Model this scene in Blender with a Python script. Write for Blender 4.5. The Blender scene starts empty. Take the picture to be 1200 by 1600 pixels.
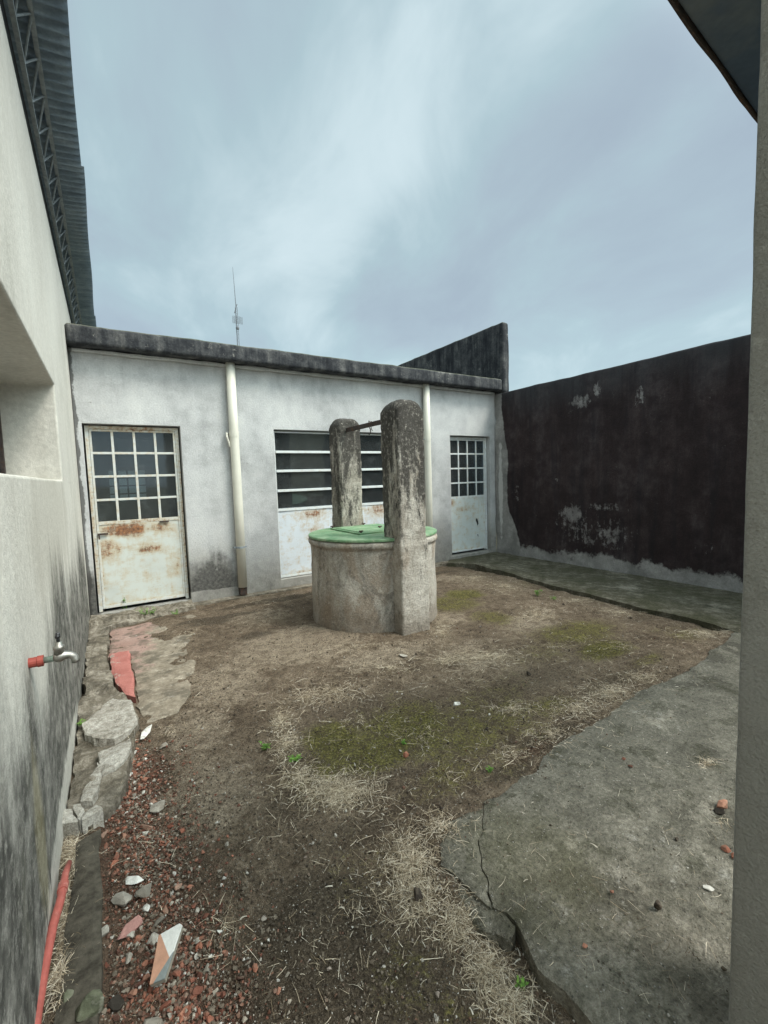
import bpy, bmesh, math, random
import numpy as np
from mathutils import Vector, Matrix, geometry
random.seed(7); rng = np.random.default_rng(7)
scene = bpy.context.scene
COL = scene.collection

# ------------------------------------------------------------------ camera
F_PX, CAM_H = 687.0, 1.45
def _n(v): return v / np.linalg.norm(v)
_X = _n(np.array([1100., -88., F_PX])); _Y = np.array([-432., -40., F_PX]); _Y = _n(_Y - _X * (_X @ _Y))
_Z = np.cross(_X, _Y); _Z = _Z if _Z[1] < 0 else -_Z
ROT = np.array([_X, _Y, _Z])                      # world <- camera (x right, y down, z forward)
CAMP = np.array([0., 0., CAM_H])
def ray(u, v): return ROT @ _n(np.array([(u - 600) / F_PX, (v - 800) / F_PX, 1.]))
def at(u, v, z=0.): d = ray(u, v); return CAMP + d * (z - CAM_H) / d[2]    # survey: photo pixel -> ground point
cam_d = bpy.data.cameras.new('camera'); cam = bpy.data.objects.new('camera', cam_d); COL.objects.link(cam)
r_, d_, f_ = ROT[:, 0], ROT[:, 1], ROT[:, 2]
cam.matrix_world = Matrix(((r_[0], -d_[0], -f_[0], 0), (r_[1], -d_[1], -f_[1], 0), (r_[2], -d_[2], -f_[2], CAM_H), (0, 0, 0, 1)))
cam_d.sensor_width = 36; cam_d.sensor_fit = 'AUTO'; cam_d.lens = 36 * F_PX / 1600
cam_d.clip_start = 0.02; cam_d.clip_end = 3000
scene.camera = cam
scene.cycles.use_denoising = True; scene.cycles.adaptive_threshold = .004

# ------------------------------------------------------------------ light
SUN_EL, SUN_AZ = math.radians(52), math.radians(140)      # azimuth clockwise from +Y
EXPOSURE = 0.85
scene.view_settings.view_transform = 'Standard'; scene.view_settings.look = 'None'
scene.view_settings.gamma = 1; scene.view_settings.exposure = EXPOSURE
sd = bpy.data.lights.new('sun', 'SUN'); sd.energy = 1.5; sd.angle = math.radians(20); sd.color = (1, .93, .83)
so = bpy.data.objects.new('sun', sd); COL.objects.link(so)
sv = Vector((math.sin(SUN_AZ) * math.cos(SUN_EL), math.cos(SUN_AZ) * math.cos(SUN_EL), math.sin(SUN_EL)))
so.rotation_euler = sv.to_track_quat('Z', 'Y').to_euler(); so.location = (3, -3, 9)

# ------------------------------------------------------------------ node helper
class S:
    """a socket with arithmetic"""
    def __init__(s, nt, sock): s.nt, s.k = nt, sock
    def _m(s, op, o=None, rev=False, clamp=False):
        n = s.nt.nodes.new('ShaderNodeMath'); n.operation = op; n.use_clamp = clamp
        a, b = (o, s) if rev else (s, o)
        for i, v in enumerate((a, b)):
            if v is None: continue
            if isinstance(v, S): s.nt.links.new(v.k, n.inputs[i])
            else: n.inputs[i].default_value = v
        return S(s.nt, n.outputs[0])
    def __add__(s, o): return s._m('ADD', o)
    __radd__ = __add__
    def __mul__(s, o): return s._m('MULTIPLY', o)
    __rmul__ = __mul__
    def __sub__(s, o): return s._m('SUBTRACT', o)
    def __rsub__(s, o): return s._m('SUBTRACT', o, True)
    def __truediv__(s, o): return s._m('DIVIDE', o)
    def max(s, o): return s._m('MAXIMUM', o)
    def min(s, o): return s._m('MINIMUM', o)
    def abs(s): return s._m('ABSOLUTE')
    def pow(s, o): return s._m('POWER', o)
    def clamp(s): return s._m('ADD', 0., clamp=True)
    def step(s, a, b):
        n = s.nt.nodes.new('ShaderNodeMapRange'); n.interpolation_type = 'SMOOTHSTEP'
        s.nt.links.new(s.k, n.inputs[0]); n.inputs[1].default_value = min(a, b); n.inputs[2].default_value = max(a, b)
        n.inputs[3].default_value = 0 if a < b else 1; n.inputs[4].default_value = 1 if a < b else 0
        return S(s.nt, n.outputs[0])

class Mat:
    def __init__(s, name, rough=.9, spec=.25, metal=0.):
        s.m = bpy.data.materials.new(name); s.m.use_nodes = True; s.nt = s.m.node_tree
        s.b = s.nt.nodes['Principled BSDF']; s.out = s.nt.nodes['Material Output']
        s.b.inputs['Roughness'].default_value = rough; s.b.inputs['Specular IOR Level'].default_value = spec
        s.b.inputs['Metallic'].default_value = metal
        g = s.nt.nodes.new('ShaderNodeNewGeometry'); s.P = S(s.nt, g.outputs['Position']); s.geo = g
    def xyz(s, v=None):
        n = s.nt.nodes.new('ShaderNodeSeparateXYZ'); s.nt.links.new((v or s.P).k, n.inputs[0])
        return [S(s.nt, o) for o in n.outputs]
    def objc(s):
        n = s.nt.nodes.new('ShaderNodeTexCoord'); return S(s.nt, n.outputs['Object'])
    def sc(s, v, x, y, z, off=(0, 0, 0)):
        n = s.nt.nodes.new('ShaderNodeMapping'); s.nt.links.new(v.k, n.inputs[0])
        n.inputs['Scale'].default_value = (x, y, z); n.inputs['Location'].default_value = off
        return S(s.nt, n.outputs[0])
    def noise(s, scale, detail=4, rough=.55, v=None, dist=0, col=False):
        n = s.nt.nodes.new('ShaderNodeTexNoise'); s.nt.links.new((v or s.P).k, n.inputs['Vector'])
        n.inputs['Scale'].default_value = scale; n.inputs['Detail'].default_value = detail
        n.inputs['Roughness'].default_value = rough; n.inputs['Distortion'].default_value = dist
        return S(s.nt, n.outputs[1 if col else 0])
    def voro(s, scale, v=None, feature='F1', out='Distance', rnd=1):
        n = s.nt.nodes.new('ShaderNodeTexVoronoi'); n.feature = feature; s.nt.links.new((v or s.P).k, n.inputs['Vector'])
        n.inputs['Scale'].default_value = scale; n.inputs['Randomness'].default_value = rnd
        return S(s.nt, n.outputs[out])
    def island(s): return S(s.nt, s.geo.outputs['Random Per Island'])
    def objrand(s):
        n = s.nt.nodes.new('ShaderNodeObjectInfo'); return S(s.nt, n.outputs['Random'])
    def attr(s, name):
        n = s.nt.nodes.new('ShaderNodeAttribute'); n.attribute_name = name
        q = s.nt.nodes.new('ShaderNodeSeparateColor'); s.nt.links.new(n.outputs['Color'], q.inputs[0])
        return [S(s.nt, o) for o in q.outputs] + [S(s.nt, n.outputs['Alpha'])]
    def mix(s, f, a, b):
        n = s.nt.nodes.new('ShaderNodeMix'); n.data_type = 'RGBA'
        for i, v in ((0, f), (6, a), (7, b)):
            if isinstance(v, S): s.nt.links.new(v.k, n.inputs[i])
            elif i == 0: n.inputs[0].default_value = v
            else: n.inputs[i].default_value = (*v, 1)
        return S(s.nt, n.outputs[2])
    def mul(s, col, f):                                   # colour * scalar
        n = s.nt.nodes.new('ShaderNodeVectorMath'); n.operation = 'SCALE'
        s.nt.links.new(col.k, n.inputs[0])
        if isinstance(f, S): s.nt.links.new(f.k, n.inputs['Scale'])
        else: n.inputs['Scale'].default_value = f
        return S(s.nt, n.outputs[0])
    def ramp(s, f, *stops):
        n = s.nt.nodes.new('ShaderNodeValToRGB'); e = n.color_ramp.elements
        while len(e) < len(stops): e.new(.5)
        for q, (p, c) in zip(e, stops): q.position = p; q.color = (*c, 1)
        s.nt.links.new(f.k, n.inputs[0]); return S(s.nt, n.outputs[0])
    def blob(s, comps, centre, radii, wob=None):
        """1 inside an ellipsoid with a wobbly edge"""
        t = None
        for c, o, r in zip(comps, centre, radii):
            q = ((c - o) * (1 / r)); q = q * q; t = q if t is None else t + q
        t = t._m('SQRT')
        if wob is not None: t = t + wob
        return t
    def color(s, c):
        if isinstance(c, S): s.nt.links.new(c.k, s.b.inputs['Base Color'])
        else: s.b.inputs['Base Color'].default_value = (*c, 1)
    def rough(s, r): s.nt.links.new(r.k, s.b.inputs['Roughness'])
    def bump(s, h, dist=.01, strength=1.):
        n = s.nt.nodes.new('ShaderNodeBump'); n.inputs['Distance'].default_value = dist; n.inputs['Strength'].default_value = strength
        s.nt.links.new(h.k, n.inputs['Height']); s.nt.links.new(n.outputs[0], s.b.inputs['Normal'])

# ------------------------------------------------------------------ sky
w = bpy.data.worlds.new('World'); scene.world = w; w.use_nodes = True
def make_sky():
    nt = w.node_tree; bg = nt.nodes['Background']
    class W(Mat):
        def __init__(s): s.nt = nt
    M = W()
    sky = nt.nodes.new('ShaderNodeTexSky'); sky.sky_type = 'NISHITA'; sky.sun_disc = False
    sky.sun_elevation = SUN_EL; sky.sun_rotation = SUN_AZ; sky.air_density = 1; sky.dust_density = 2
    tc = nt.nodes.new('ShaderNodeTexCoord'); D = S(nt, tc.outputs['Generated'])
    x, y, z = M.xyz(D)
    zz = z.max(0.) + .55
    cv = nt.nodes.new('ShaderNodeCombineXYZ')
    nt.links.new((x / zz).k, cv.inputs[0]); nt.links.new((y / zz).k, cv.inputs[1]); V = S(nt, cv.outputs[0])
    n1 = M.noise(1.5, 3, .45, M.sc(V, 1, .85, 1, (12.4, 3.3, 0)), .5)
    n2 = M.noise(3.6, 5, .58, M.sc(V, 1.2, .9, 1, (7.7, 2.6, 2)), .4)
    c = (n1 * .70 + n2 * .30)
    cloud = M.ramp(c, (.36, (2.0, 2.45, 2.85)), (.43, (2.2, 2.75, 3.1)), (.49, (2.35, 3.1, 3.35)), (.58, (3.3, 4.05, 4.25)), (.68, (3.9, 4.6, 4.8)))
    # unseen clouds around the sun brightened as fill for the walls; horizon lifted a little
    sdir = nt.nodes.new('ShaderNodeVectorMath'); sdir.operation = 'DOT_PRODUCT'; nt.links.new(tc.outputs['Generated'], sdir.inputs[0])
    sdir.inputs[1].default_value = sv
    glow = S(nt, sdir.outputs['Value']).step(.58, 1.) * SKY_FILL
    hor = z.step(.45, 0.) * .16 + 1.10
    cloud = M.mul(cloud, hor)
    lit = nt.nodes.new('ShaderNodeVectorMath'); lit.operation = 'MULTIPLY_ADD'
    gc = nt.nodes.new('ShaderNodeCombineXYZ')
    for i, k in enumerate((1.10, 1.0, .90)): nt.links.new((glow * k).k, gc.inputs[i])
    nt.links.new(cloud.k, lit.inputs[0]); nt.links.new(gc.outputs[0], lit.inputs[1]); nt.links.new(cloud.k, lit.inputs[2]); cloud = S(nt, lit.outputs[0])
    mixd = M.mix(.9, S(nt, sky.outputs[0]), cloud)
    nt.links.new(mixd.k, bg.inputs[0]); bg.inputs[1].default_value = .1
SKY_FILL = 5.5
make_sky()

# ------------------------------------------------------------------ mesh helpers
def tag(o, label=None, cat=None, group=None, kind=None):
    if label: o['label'] = label
    if cat: o['category'] = cat
    if group: o['group'] = group
    if kind: o['kind'] = kind
    return o
def empty(name, loc, label, cat, group=None):
    o = bpy.data.objects.new(name, None); COL.objects.link(o); o.location = loc; o.empty_display_size = .1
    return tag(o, label, cat, group)
def world_loc(o):
    v = Vector((0, 0, 0))
    while o: v += Vector(o.location); o = o.parent
    return v
def link(name, V, F, mat, parent=None, smooth=False, origin=None):
    """V in world coordinates"""
    me = bpy.data.meshes.new(name)
    V = np.asarray(V, float).reshape(-1, 3)
    o = bpy.data.objects.new(name, me); COL.objects.link(o)
    if parent:
        o.parent = parent; V = V - np.array(world_loc(parent))
    elif origin is not None:
        o.location = origin; V = V - np.array(origin)
    me.from_pydata(V.tolist(), [], [tuple(f) for f in F]); me.update()
    me.materials.append(mat)
    if smooth: me.polygons.foreach_set('use_smooth', [True] * len(me.polygons))
    return o
class MB:
    def __init__(s): s.V, s.F = [], []
    def add(s, V, F):
        k = len(s.V); s.V += [tuple(v) for v in V]; s.F += [tuple(i + k for i in f) for f in F]; return s
    def box(s, x0, y0, z0, x1, y1, z1):
        V = [(x, y, z) for z in (z0, z1) for y in (y0, y1) for x in (x0, x1)]
        return s.add(V, [(0, 2, 3, 1), (4, 5, 7, 6), (0, 1, 5, 4), (2, 6, 7, 3), (0, 4, 6, 2), (1, 3, 7, 5)])
    def tube(s, pts, rad, n=10, caps=True):
        pts = [np.array(p, float) for p in pts]; rads = rad if hasattr(rad, '__len__') else [rad] * len(pts)
        V, F = [], []; prev = None
        for i, p in enumerate(pts):
            t = pts[min(i + 1, len(pts) - 1)] - pts[max(i - 1, 0)]
            t = t / max(np.linalg.norm(t), 1e-9)
            if prev is None:
                a = np.array([0, 0, 1.]) if abs(t[2]) < .9 else np.array([1., 0, 0])
                u = _n(np.cross(t, a))
            else: u = _n(prev - t * (prev @ t))
            prev = u; v = np.cross(t, u)
            for k in range(n):
                g = 2 * math.pi * k / n; V.append(p + rads[i] * (math.cos(g) * u + math.sin(g) * v))
        for i in range(len(pts) - 1):
            for k in range(n):
                a, b = i * n + k, i * n + (k + 1) % n; F.append((a, b, b + n, a + n))
        if caps:
            F.append(tuple(range(n - 1, -1, -1))); F.append(tuple(range((len(pts) - 1) * n, len(pts) * n)))
        return s.add(V, F)
    def lathe(s, c, prof, n=48):
        V, F = [], []
        for r, z in prof:
            for k in range(n):
                g = 2 * math.pi * k / n; V.append((c[0] + r * math.cos(g), c[1] + r * math.sin(g), z))
        for i in range(len(prof) - 1):
            for k in range(n):
                a, b = i * n + k, i * n + (k + 1) % n; F.append((a, b, b + n, a + n))
        F.append(tuple(range(n - 1, -1, -1))); F.append(tuple(range((len(prof) - 1) * n, len(prof) * n)))
        return s.add(V, F)
    def link(s, name, mat, parent=None, smooth=False, origin=None): return link(name, s.V, s.F, mat, parent, smooth, origin)

def _hash(i, j, k, s):
    h = (i * 374761393 + j * 668265263 + k * 2147483647 + s * 974711) & 0xffffffff
    h = ((h ^ (h >> 13)) * 1274126177) & 0xffffffff
    return ((h ^ (h >> 16)) & 0xffff) / 65535.0
def vnoise(P, scale, seed=0):
    P = np.asarray(P, float) * scale + 1000.37; I = np.floor(P).astype(np.int64); f = P - I; f = f * f * (3 - 2 * f)
    r = 0
    for a in (0, 1):
        for b in (0, 1):
            for c in (0, 1):
                wgt = (f[:, 0] if a else 1 - f[:, 0]) * (f[:, 1] if b else 1 - f[:, 1]) * (f[:, 2] if c else 1 - f[:, 2])
                r = r + wgt * _hash(I[:, 0] + a, I[:, 1] + b, I[:, 2] + c, seed)
    return r * 2 - 1
def fbm(P, scale, oct=4, seed=0, gain=.5):
    r = 0; a = 1
    for o in range(oct): r = r + a * vnoise(P, scale, seed + o * 17); a *= gain; scale *= 2.03
    return r
def grid_box(lo, hi, res, rad, amp=0., nscale=6., seed=0, oct=3):
    """box with rounded, slightly uneven surface; returns V (N,3), F"""
    lo, hi = np.array(lo, float), np.array(hi, float); size = hi - lo
    n = [max(1, int(round(q / res))) for q in size]
    def lin(ax):                                  # denser near the rounded edges
        m = n[ax]; t = np.linspace(0, 1, m + 1) * size[ax]
        e = [0, rad * .3, rad * .65, rad]; e = [q for q in e if q < size[ax] / 2]
        t = np.unique(np.round(np.concatenate([e, size[ax] - np.array(e), t[(t > rad * 1.3) & (t < size[ax] - rad * 1.3)]]), 5))
        return lo[ax] + t
    L = [lin(0), lin(1), lin(2)]; V = {}; F = []; out = []
    def idx(p):
        k = tuple(np.round(p, 4))
        if k not in V: V[k] = len(out); out.append(p)
        return V[k]
    for ax in range(3):
        u, v = (ax + 1) % 3, (ax + 2) % 3
        for side in (0, 1):
            g = []
            for a in L[u]:
                row = []
                for b in L[v]:
                    p = [0, 0, 0]; p[ax] = hi[ax] if side else lo[ax]; p[u] = a; p[v] = b; row.append(idx(tuple(p)))
                g.append(row)
            for i in range(len(g) - 1):
                for j in range(len(g[0]) - 1):
                    q = (g[i][j], g[i + 1][j], g[i + 1][j + 1], g[i][j + 1]); F.append(q if side else q[::-1])
    P = np.array(out); inner = np.clip(P, lo + rad, hi - rad); d = P - inner; ln = np.linalg.norm(d, axis=1, keepdims=True); ln[ln == 0] = 1
    nrm = d / ln
    if rad > 0: P = inner + nrm * rad
    if amp: P = P + nrm * (amp * fbm(P, nscale, oct, seed))[:, None]
    return P, F
def poly_area(pts):
    return .5 * sum(a[0] * b[1] - b[0] * a[1] for a, b in zip(pts, pts[1:] + pts[:1]))
def poly_slab(pts, top, thick, res=.05, jag=.012, rough=.006, seed=0, jfreq=9.):
    """flat irregular slab with broken edge; top(x,y) or constant"""
    pts = [tuple(p[:2]) for p in pts]
    if poly_area(pts) < 0: pts = pts[::-1]
    B = []
    for a, b in zip(pts, pts[1:] + pts[:1]):
        L = math.dist(a, b); m = max(1, int(L / (res * .6)))
        for i in range(m): B.append((a[0] + (b[0] - a[0]) * i / m, a[1] + (b[1] - a[1]) * i / m))
    B = np.array(B); P3 = np.c_[B, np.zeros(len(B))]
    B = B + jag * np.c_[fbm(P3, jfreq, 3, seed + 1), fbm(P3, jfreq, 3, seed + 5)]
    nb = len(B); lo, hi = B.min(0), B.max(0)
    gx, gy = np.meshgrid(np.arange(lo[0], hi[0], res), np.arange(lo[1], hi[1], res))
    G = np.c_[gx.ravel(), gy.ravel()]; G = G + rng.uniform(-.25, .25, G.shape) * res
    dm = np.full(len(G), 9.)
    for b in B: dm = np.minimum(dm, np.hypot(*(G - b).T))
    G = G[dm > res * .5]
    allv = [Vector(p) for p in np.vstack([B, G])]
    v2, e2, f2, ov, oe, of = geometry.delaunay_2d_cdt(allv, [(i, (i + 1) % nb) for i in range(nb)], [], 1, 1e-5)
    T = np.array([(p.x, p.y) for p in v2]); P3 = np.c_[T, np.zeros(len(T))]
    # boundary: edges used once
    cnt = {}
    for f in f2:
        for a, b in zip(f, tuple(f[1:]) + (f[0],)): cnt[(a, b)] = 1
    bound = [(a, b) for (a, b) in cnt if (b, a) not in cnt]
    onb = set(i for e in bound for i in e)
    z = (np.array([top(*p) for p in T]) if callable(top) else np.full(len(T), float(top))) + rough * fbm(P3, 7, 4, seed)
    V = np.c_[T, z]; F = [tuple(f) for f in f2]
    for i in onb: V[i, 2] -= .006
    low = {}
    Vl = V.tolist()
    for i in onb:
        low[i] = len(Vl); c = V[i]; Vl.append([c[0], c[1], c[2] - thick])
    for a, b in bound: F.append((b, a, low[a], low[b]))
    return Vl, F
def hull_stone(seed, dims=(1, 1, 1), n=16, flat=0.):
    r = np.random.default_rng(seed); bm = bmesh.new()
    for _ in range(n):
        p = r.normal(size=3); p /= np.linalg.norm(p); p *= r.uniform(.8, 1.05)
        bm.verts.new((p[0] * dims[0] * .5, p[1] * dims[1] * .5, max(-.5 + flat, min(.5, p[2] * .5)) * dims[2]))
    res = bmesh.ops.convex_hull(bm, input=bm.verts)
    bmesh.ops.delete(bm, geom=[v for v in bm.verts if not v.link_faces], context='VERTS')
    bm.verts.index_update(); V = np.array([v.co[:] for v in bm.verts]); F = [tuple(v.index for v in f.verts) for f in bm.faces]
    bm.free(); return V, F
def rotmat(r, tilt=1.):
    a, b, c = r.uniform(0, 6.28), r.uniform(-1, 1) * tilt, r.uniform(-1, 1) * tilt
    ca, sa, cb, sb, cc, sc_ = math.cos(a), math.sin(a), math.cos(b), math.sin(b), math.cos(c), math.sin(c)
    return np.array([[ca, -sa, 0], [sa, ca, 0], [0, 0, 1]]) @ np.array([[1, 0, 0], [0, cb, -sb], [0, sb, cb]]) @ np.array([[cc, 0, sc_], [0, 1, 0], [-sc_, 0, cc]])

# ------------------------------------------------------------------ materials
def m_left_wall():
    m = Mat('cream_plaster', .92, .15); x, y, z = m.xyz()
    big = m.noise(1.1, 5, .6); fine = m.noise(38, 4, .6); st = m.noise(1, 5, .62, m.sc(m.P, 9, 9, .75)); st2 = m.noise(1, 4, .6, m.sc(m.P, 30, 30, 1.6, (4, 2, 0)))
    c = m.ramp(big * .7 + st * .3, (.3, (.43, .415, .37)), (.5, (.575, .555, .505)), (.7, (.67, .655, .60)))
    c = m.mul(c, fine * .6 + .70)
    c = m.mix(st2.step(.55, .75) * .28, c, (.34, .31, .26))
    # grey water streaks below the eaves and under the niche
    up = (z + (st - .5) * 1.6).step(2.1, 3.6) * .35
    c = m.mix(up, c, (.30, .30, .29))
    ux = m.blob((y, z), (2.9, 1.25), (1.2, .42), (st - .5) * 1.2).step(1.1, .5) * .35
    c = m.mix(ux, c, (.36, .33, .27))
    # mould rising from the ground
    wob = (st - .5) * .7 + (st2 - .5) * .25 + (m.noise(3, 5, .65, m.sc(m.P, 1, 1, .5)) - .5) * .9
    mold = None
    for cy, cz, ry, rz, k in ((1.1, .12, .50, .86, 1.), (1.65, .08, .45, .74, .97), (2.25, .15, .45, .56, .95), (2.95, .25, .65, .80, .97), (3.9, .2, .9, .66, .97), (5.0, .15, .8, .80, 1.), (1.25, .75, .22, .4, .4)):
        b = m.blob((y, z), (cy, cz), (ry, rz), wob).step(1.25, .70) * k; mold = b if mold is None else mold.max(b)
    light = m.blob((y, z), (2.5, .03), (.85, .11), (st2 - .5) * 1.).step(1.1, .8)
    mold = (mold - light * .75).clamp()
    mold = (mold + (m.noise(34, 6, .78) - .5) * 1.1 * (mold * (1. - mold)) * 4.).clamp()
    mold = mold * (m.noise(22, 6, .78).step(.30, .55) * .45 + .55)
    mold = mold * (m.noise(7, 5, .65).step(.25, .6) * .35 + .65)
    mc = m.ramp(m.noise(1, 4, .6, m.sc(m.P, 10, 10, 3.)), (.35, (.014, .015, .014)), (.55, (.036, .037, .033)), (.72, (.10, .098, .08)))
    c = m.mix(mold * .94, c, mc)
    yel = m.blob((y, z), (1.75, .33), (.12, .35), (st2 - .5) * 1.2).step(1., .4) * .35
    c = m.mix(yel, c, (.36, .31, .16))
    m.color(c)
    m.bump(m.noise(160, 3, .6) * .35 + fine * .5 + big * .8, .006, .8); return m.m
def m_facade():
    m = Mat('whitewashed_plaster', .92, .15); x, y, z = m.xyz()
    big = m.noise(.9, 6, .62); med = m.noise(5, 5, .62); st = m.noise(1, 5, .6, m.sc(m.P, 11, 11, .9)); fine = m.noise(55, 3, .6)
    c = m.ramp(big * .55 + med * .35 + st * .1, (.35, (.32, .322, .325)), (.49, (.49, .495, .50)), (.62, (.60, .605, .60)))
    c = m.mul(c, fine * .5 + .75)
    c = m.mix(med.step(.56, .72) * .25, c, (.40, .39, .37))
    sp = m.voro(24); c = m.mix((sp.step(.16, .08) * m.noise(3, 3).step(.52, .7)) * .6, c, (.2, .19, .18))
    # grime rising from the ground
    grime = ((med - .5) * .55 + (big - .5) * .8 + .72 - z).step(-.12, .7) * .8
    c = m.mix(grime, c, m.ramp(m.noise(12, 5, .7), (.3, (.13, .12, .105)), (.7, (.33, .315, .28))))
    s1 = m.blob((x, z), (1.05, .12), (.36, .46), (med - .5) * 1.3 + (st - .5) * .7).step(1.15, .6)
    s2 = m.blob((x, z), (-.26, .12), (.14, .50), (med - .5) * 1.5).step(1.1, .6)
    s3 = m.blob((x, z), (4.75, .3), (.35, .9), (med - .5) * 1.1).step(1.1, .3) * .4
    patch = m.blob((x, z), (1.05, .03), (.5, .09), (med - .5) * 1.).step(1., .9)
    c = m.mix(((s1 + s2 + s3).clamp() - patch).clamp() * .9, c, m.ramp(m.noise(30, 4), (.3, (.03, .03, .03)), (.7, (.14, .135, .125))))
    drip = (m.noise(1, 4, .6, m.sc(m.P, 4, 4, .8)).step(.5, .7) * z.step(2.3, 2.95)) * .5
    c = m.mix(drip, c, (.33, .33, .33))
    ck = m.voro(.55, m.sc(m.P, 1, 1, .7), 'DISTANCE_TO_EDGE'); ckw = m.noise(9, 4)
    ck = (m.voro(.8, m.P, 'DISTANCE_TO_EDGE') + (ckw - .5) * .16).abs().step(.006, .001) * m.noise(.8, 2).step(.62, .7)
    c = m.mix(ck * .0, c, (.12, .12, .12))
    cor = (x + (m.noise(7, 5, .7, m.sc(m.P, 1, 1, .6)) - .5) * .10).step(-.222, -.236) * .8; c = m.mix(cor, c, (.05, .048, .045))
    chip = (m.noise(5, 7, .75, m.sc(m.P, 1, 1, 1, (2, 9, 4)))).step(.64, .67) * .55; c = m.mix(chip, c, (.33, .325, .31))
    m.color(c); m.bump(fine * .5 + med * .6 + m.noise(140, 2) * .3 - chip * .5, .009, .9); return m.m
def m_right_wall():
    m = Mat('tarred_plaster', .8, .25); x, y, z = m.xyz()
    big = m.noise(.8, 5, .6); med = m.noise(6, 5, .68); st = m.noise(1, 5, .65, m.sc(m.P, 4.5, 4.5, .6)); fine = m.noise(60, 4, .7)
    c = m.ramp(st * .3 + big * .35 + med * .35, (.32, (.014, .0095, .011)), (.48, (.028, .0185, .0195)), (.58, (.048, .034, .035)), (.72, (.095, .077, .076)))
    c = m.mul(c, fine * 1.5 + .25)
    c = m.mix((m.noise(40, 6, .8) * .7 + m.noise(2.5, 4) * .3).step(.60, .66) * .55, c, (.17, .155, .15))
    top = (z + (st - .5) * .9).step(2.3, 3.0) * .6
    c = m.mix(top, c, (.052, .058, .064))
    c = m.mix(m.noise(1, 5, .65, m.sc(m.P, 4, 4, .9, (8, 1, 2))).step(.44, .72) * .6, c, m.mix(med.step(.35, .65), (.030, .021, .024), (.085, .070, .072)))
    c = m.mix(m.noise(1, 4, .6, m.sc(m.P, 8, 8, .6, (1, 7, 2)), .4).step(.50, .70) * .45, c, (.010, .010, .014))
    spots = None
    for cy, cz, ry, rz, k in ((4.06, 2.50, .30, .16, 1.), (3.80, 2.62, .10, .20, 1.), (3.2, 2.42, .12, .20, .9), (2.6, 2.45, .3, .2, .5), (4.2, .80, .30, .24, 1.1), (3.68, .93, .5, .12, .9), (3.95, .45, .3, .3, .8), (4.5, .4, .4, .3, .6), (4.48, 1.33, .35, .1, .65), (2.8, 1.1, .9, .35, .42), (5.3, 1.2, .2, .6, .7), (3.6, .55, .6, .4, .85), (2.4, .5, .6, .3, .6), (3.0, 1.6, .9, .3, .5), (4.7, 2.2, .5, .2, .5), (2.5, 2.3, .5, .3, .6), (4.2, .62, .6, .5, .8)):
        b = m.blob((y, z), (cy, cz), (ry, rz)).step(1.7, .0) * k; spots = b if spots is None else spots.max(b)
    pe = (spots * .34 + m.noise(13, 8, .8) * .52 + m.noise(1, 5, .7, m.sc(m.P, 20, 20, 4)) * .36).step(.685, .78)
    c = m.mix(pe * .8, c, m.ramp(med, (.3, (.14, .13, .13)), (.7, (.42, .40, .39))))
    # bare plaster near the inner corner and along the foot
    wob = (m.noise(3, 5, .6) - .5) * .14
    ce = (5.50 - (z - 1.4).abs().pow(2.) * .02 + z.step(1.6, 2.9) * .17 - z.step(1.0, .1) * .26)
    corner = (y + wob - ce).step(-.012, .012)
    foot = (z + (m.noise(1, 5, .65, m.sc(m.P, 3, 3, 3, (5, 1, 1))) - .5) * .55 + (m.noise(14, 5, .7) - .5) * .16).step(.225, .145)
    bare = m.ramp(med * .6 + fine * .4, (.3, (.17, .165, .16)), (.5, (.30, .29, .28)), (.7, (.46, .45, .43)))
    bare = m.mix((m.noise(2.3, 5, .6)).step(.45, .65) * .5, bare, (.13, .13, .125))
    wh = m.blob((y, z), (5.66, 1.2), (.05, .9), (med - .5) * 2.2).step(1., .7); bare = m.mix(wh * .7, bare, (.62, .61, .59))
    c = m.mix(corner.max(foot), c, bare)
    m.color(c); m.bump(fine * .5 + med * .6 + pe * -.5 + corner.max(foot) * -.5, .008, .9); return m.m
def m_black_concrete(name='weathered_black_concrete', pale=1.):
    m = Mat(name, .9, .2); x, y, z = m.xyz()
    med = m.noise(5, 6, .7); fine = m.noise(45, 4, .6); st = m.noise(1, 5, .65, m.sc(m.P, 9, 9, .8))
    c = m.ramp(st * .5 + med * .5, (.32, (.014, .015, .019)), (.47, (.034, .036, .041)), (.56, (.075, .076, .079)), (.70, (.20, .195, .185)))
    c = m.mul(c, fine * 1.2 + .4)
    fl = (m.noise(13, 6, .75) * .6 + m.noise(2.2, 3) * .4).step(.58, .66); c = m.mix(fl * .7 * pale, c, (.30, .29, .27))
    g = S(m.nt, m.geo.outputs['Normal']); nx, ny, nz = m.xyz(g)
    c = m.mix(nz.step(.3, .9) * .7, c, m.mix(med.step(.4, .6), (.09, .10, .055), (.17, .165, .13)))
    m.color(c); m.bump(fine * .5 + med * .6, .01, .9); return m.m
def m_parapet_end():
    return m_black_concrete('weathered_parapet', .7)
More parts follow.
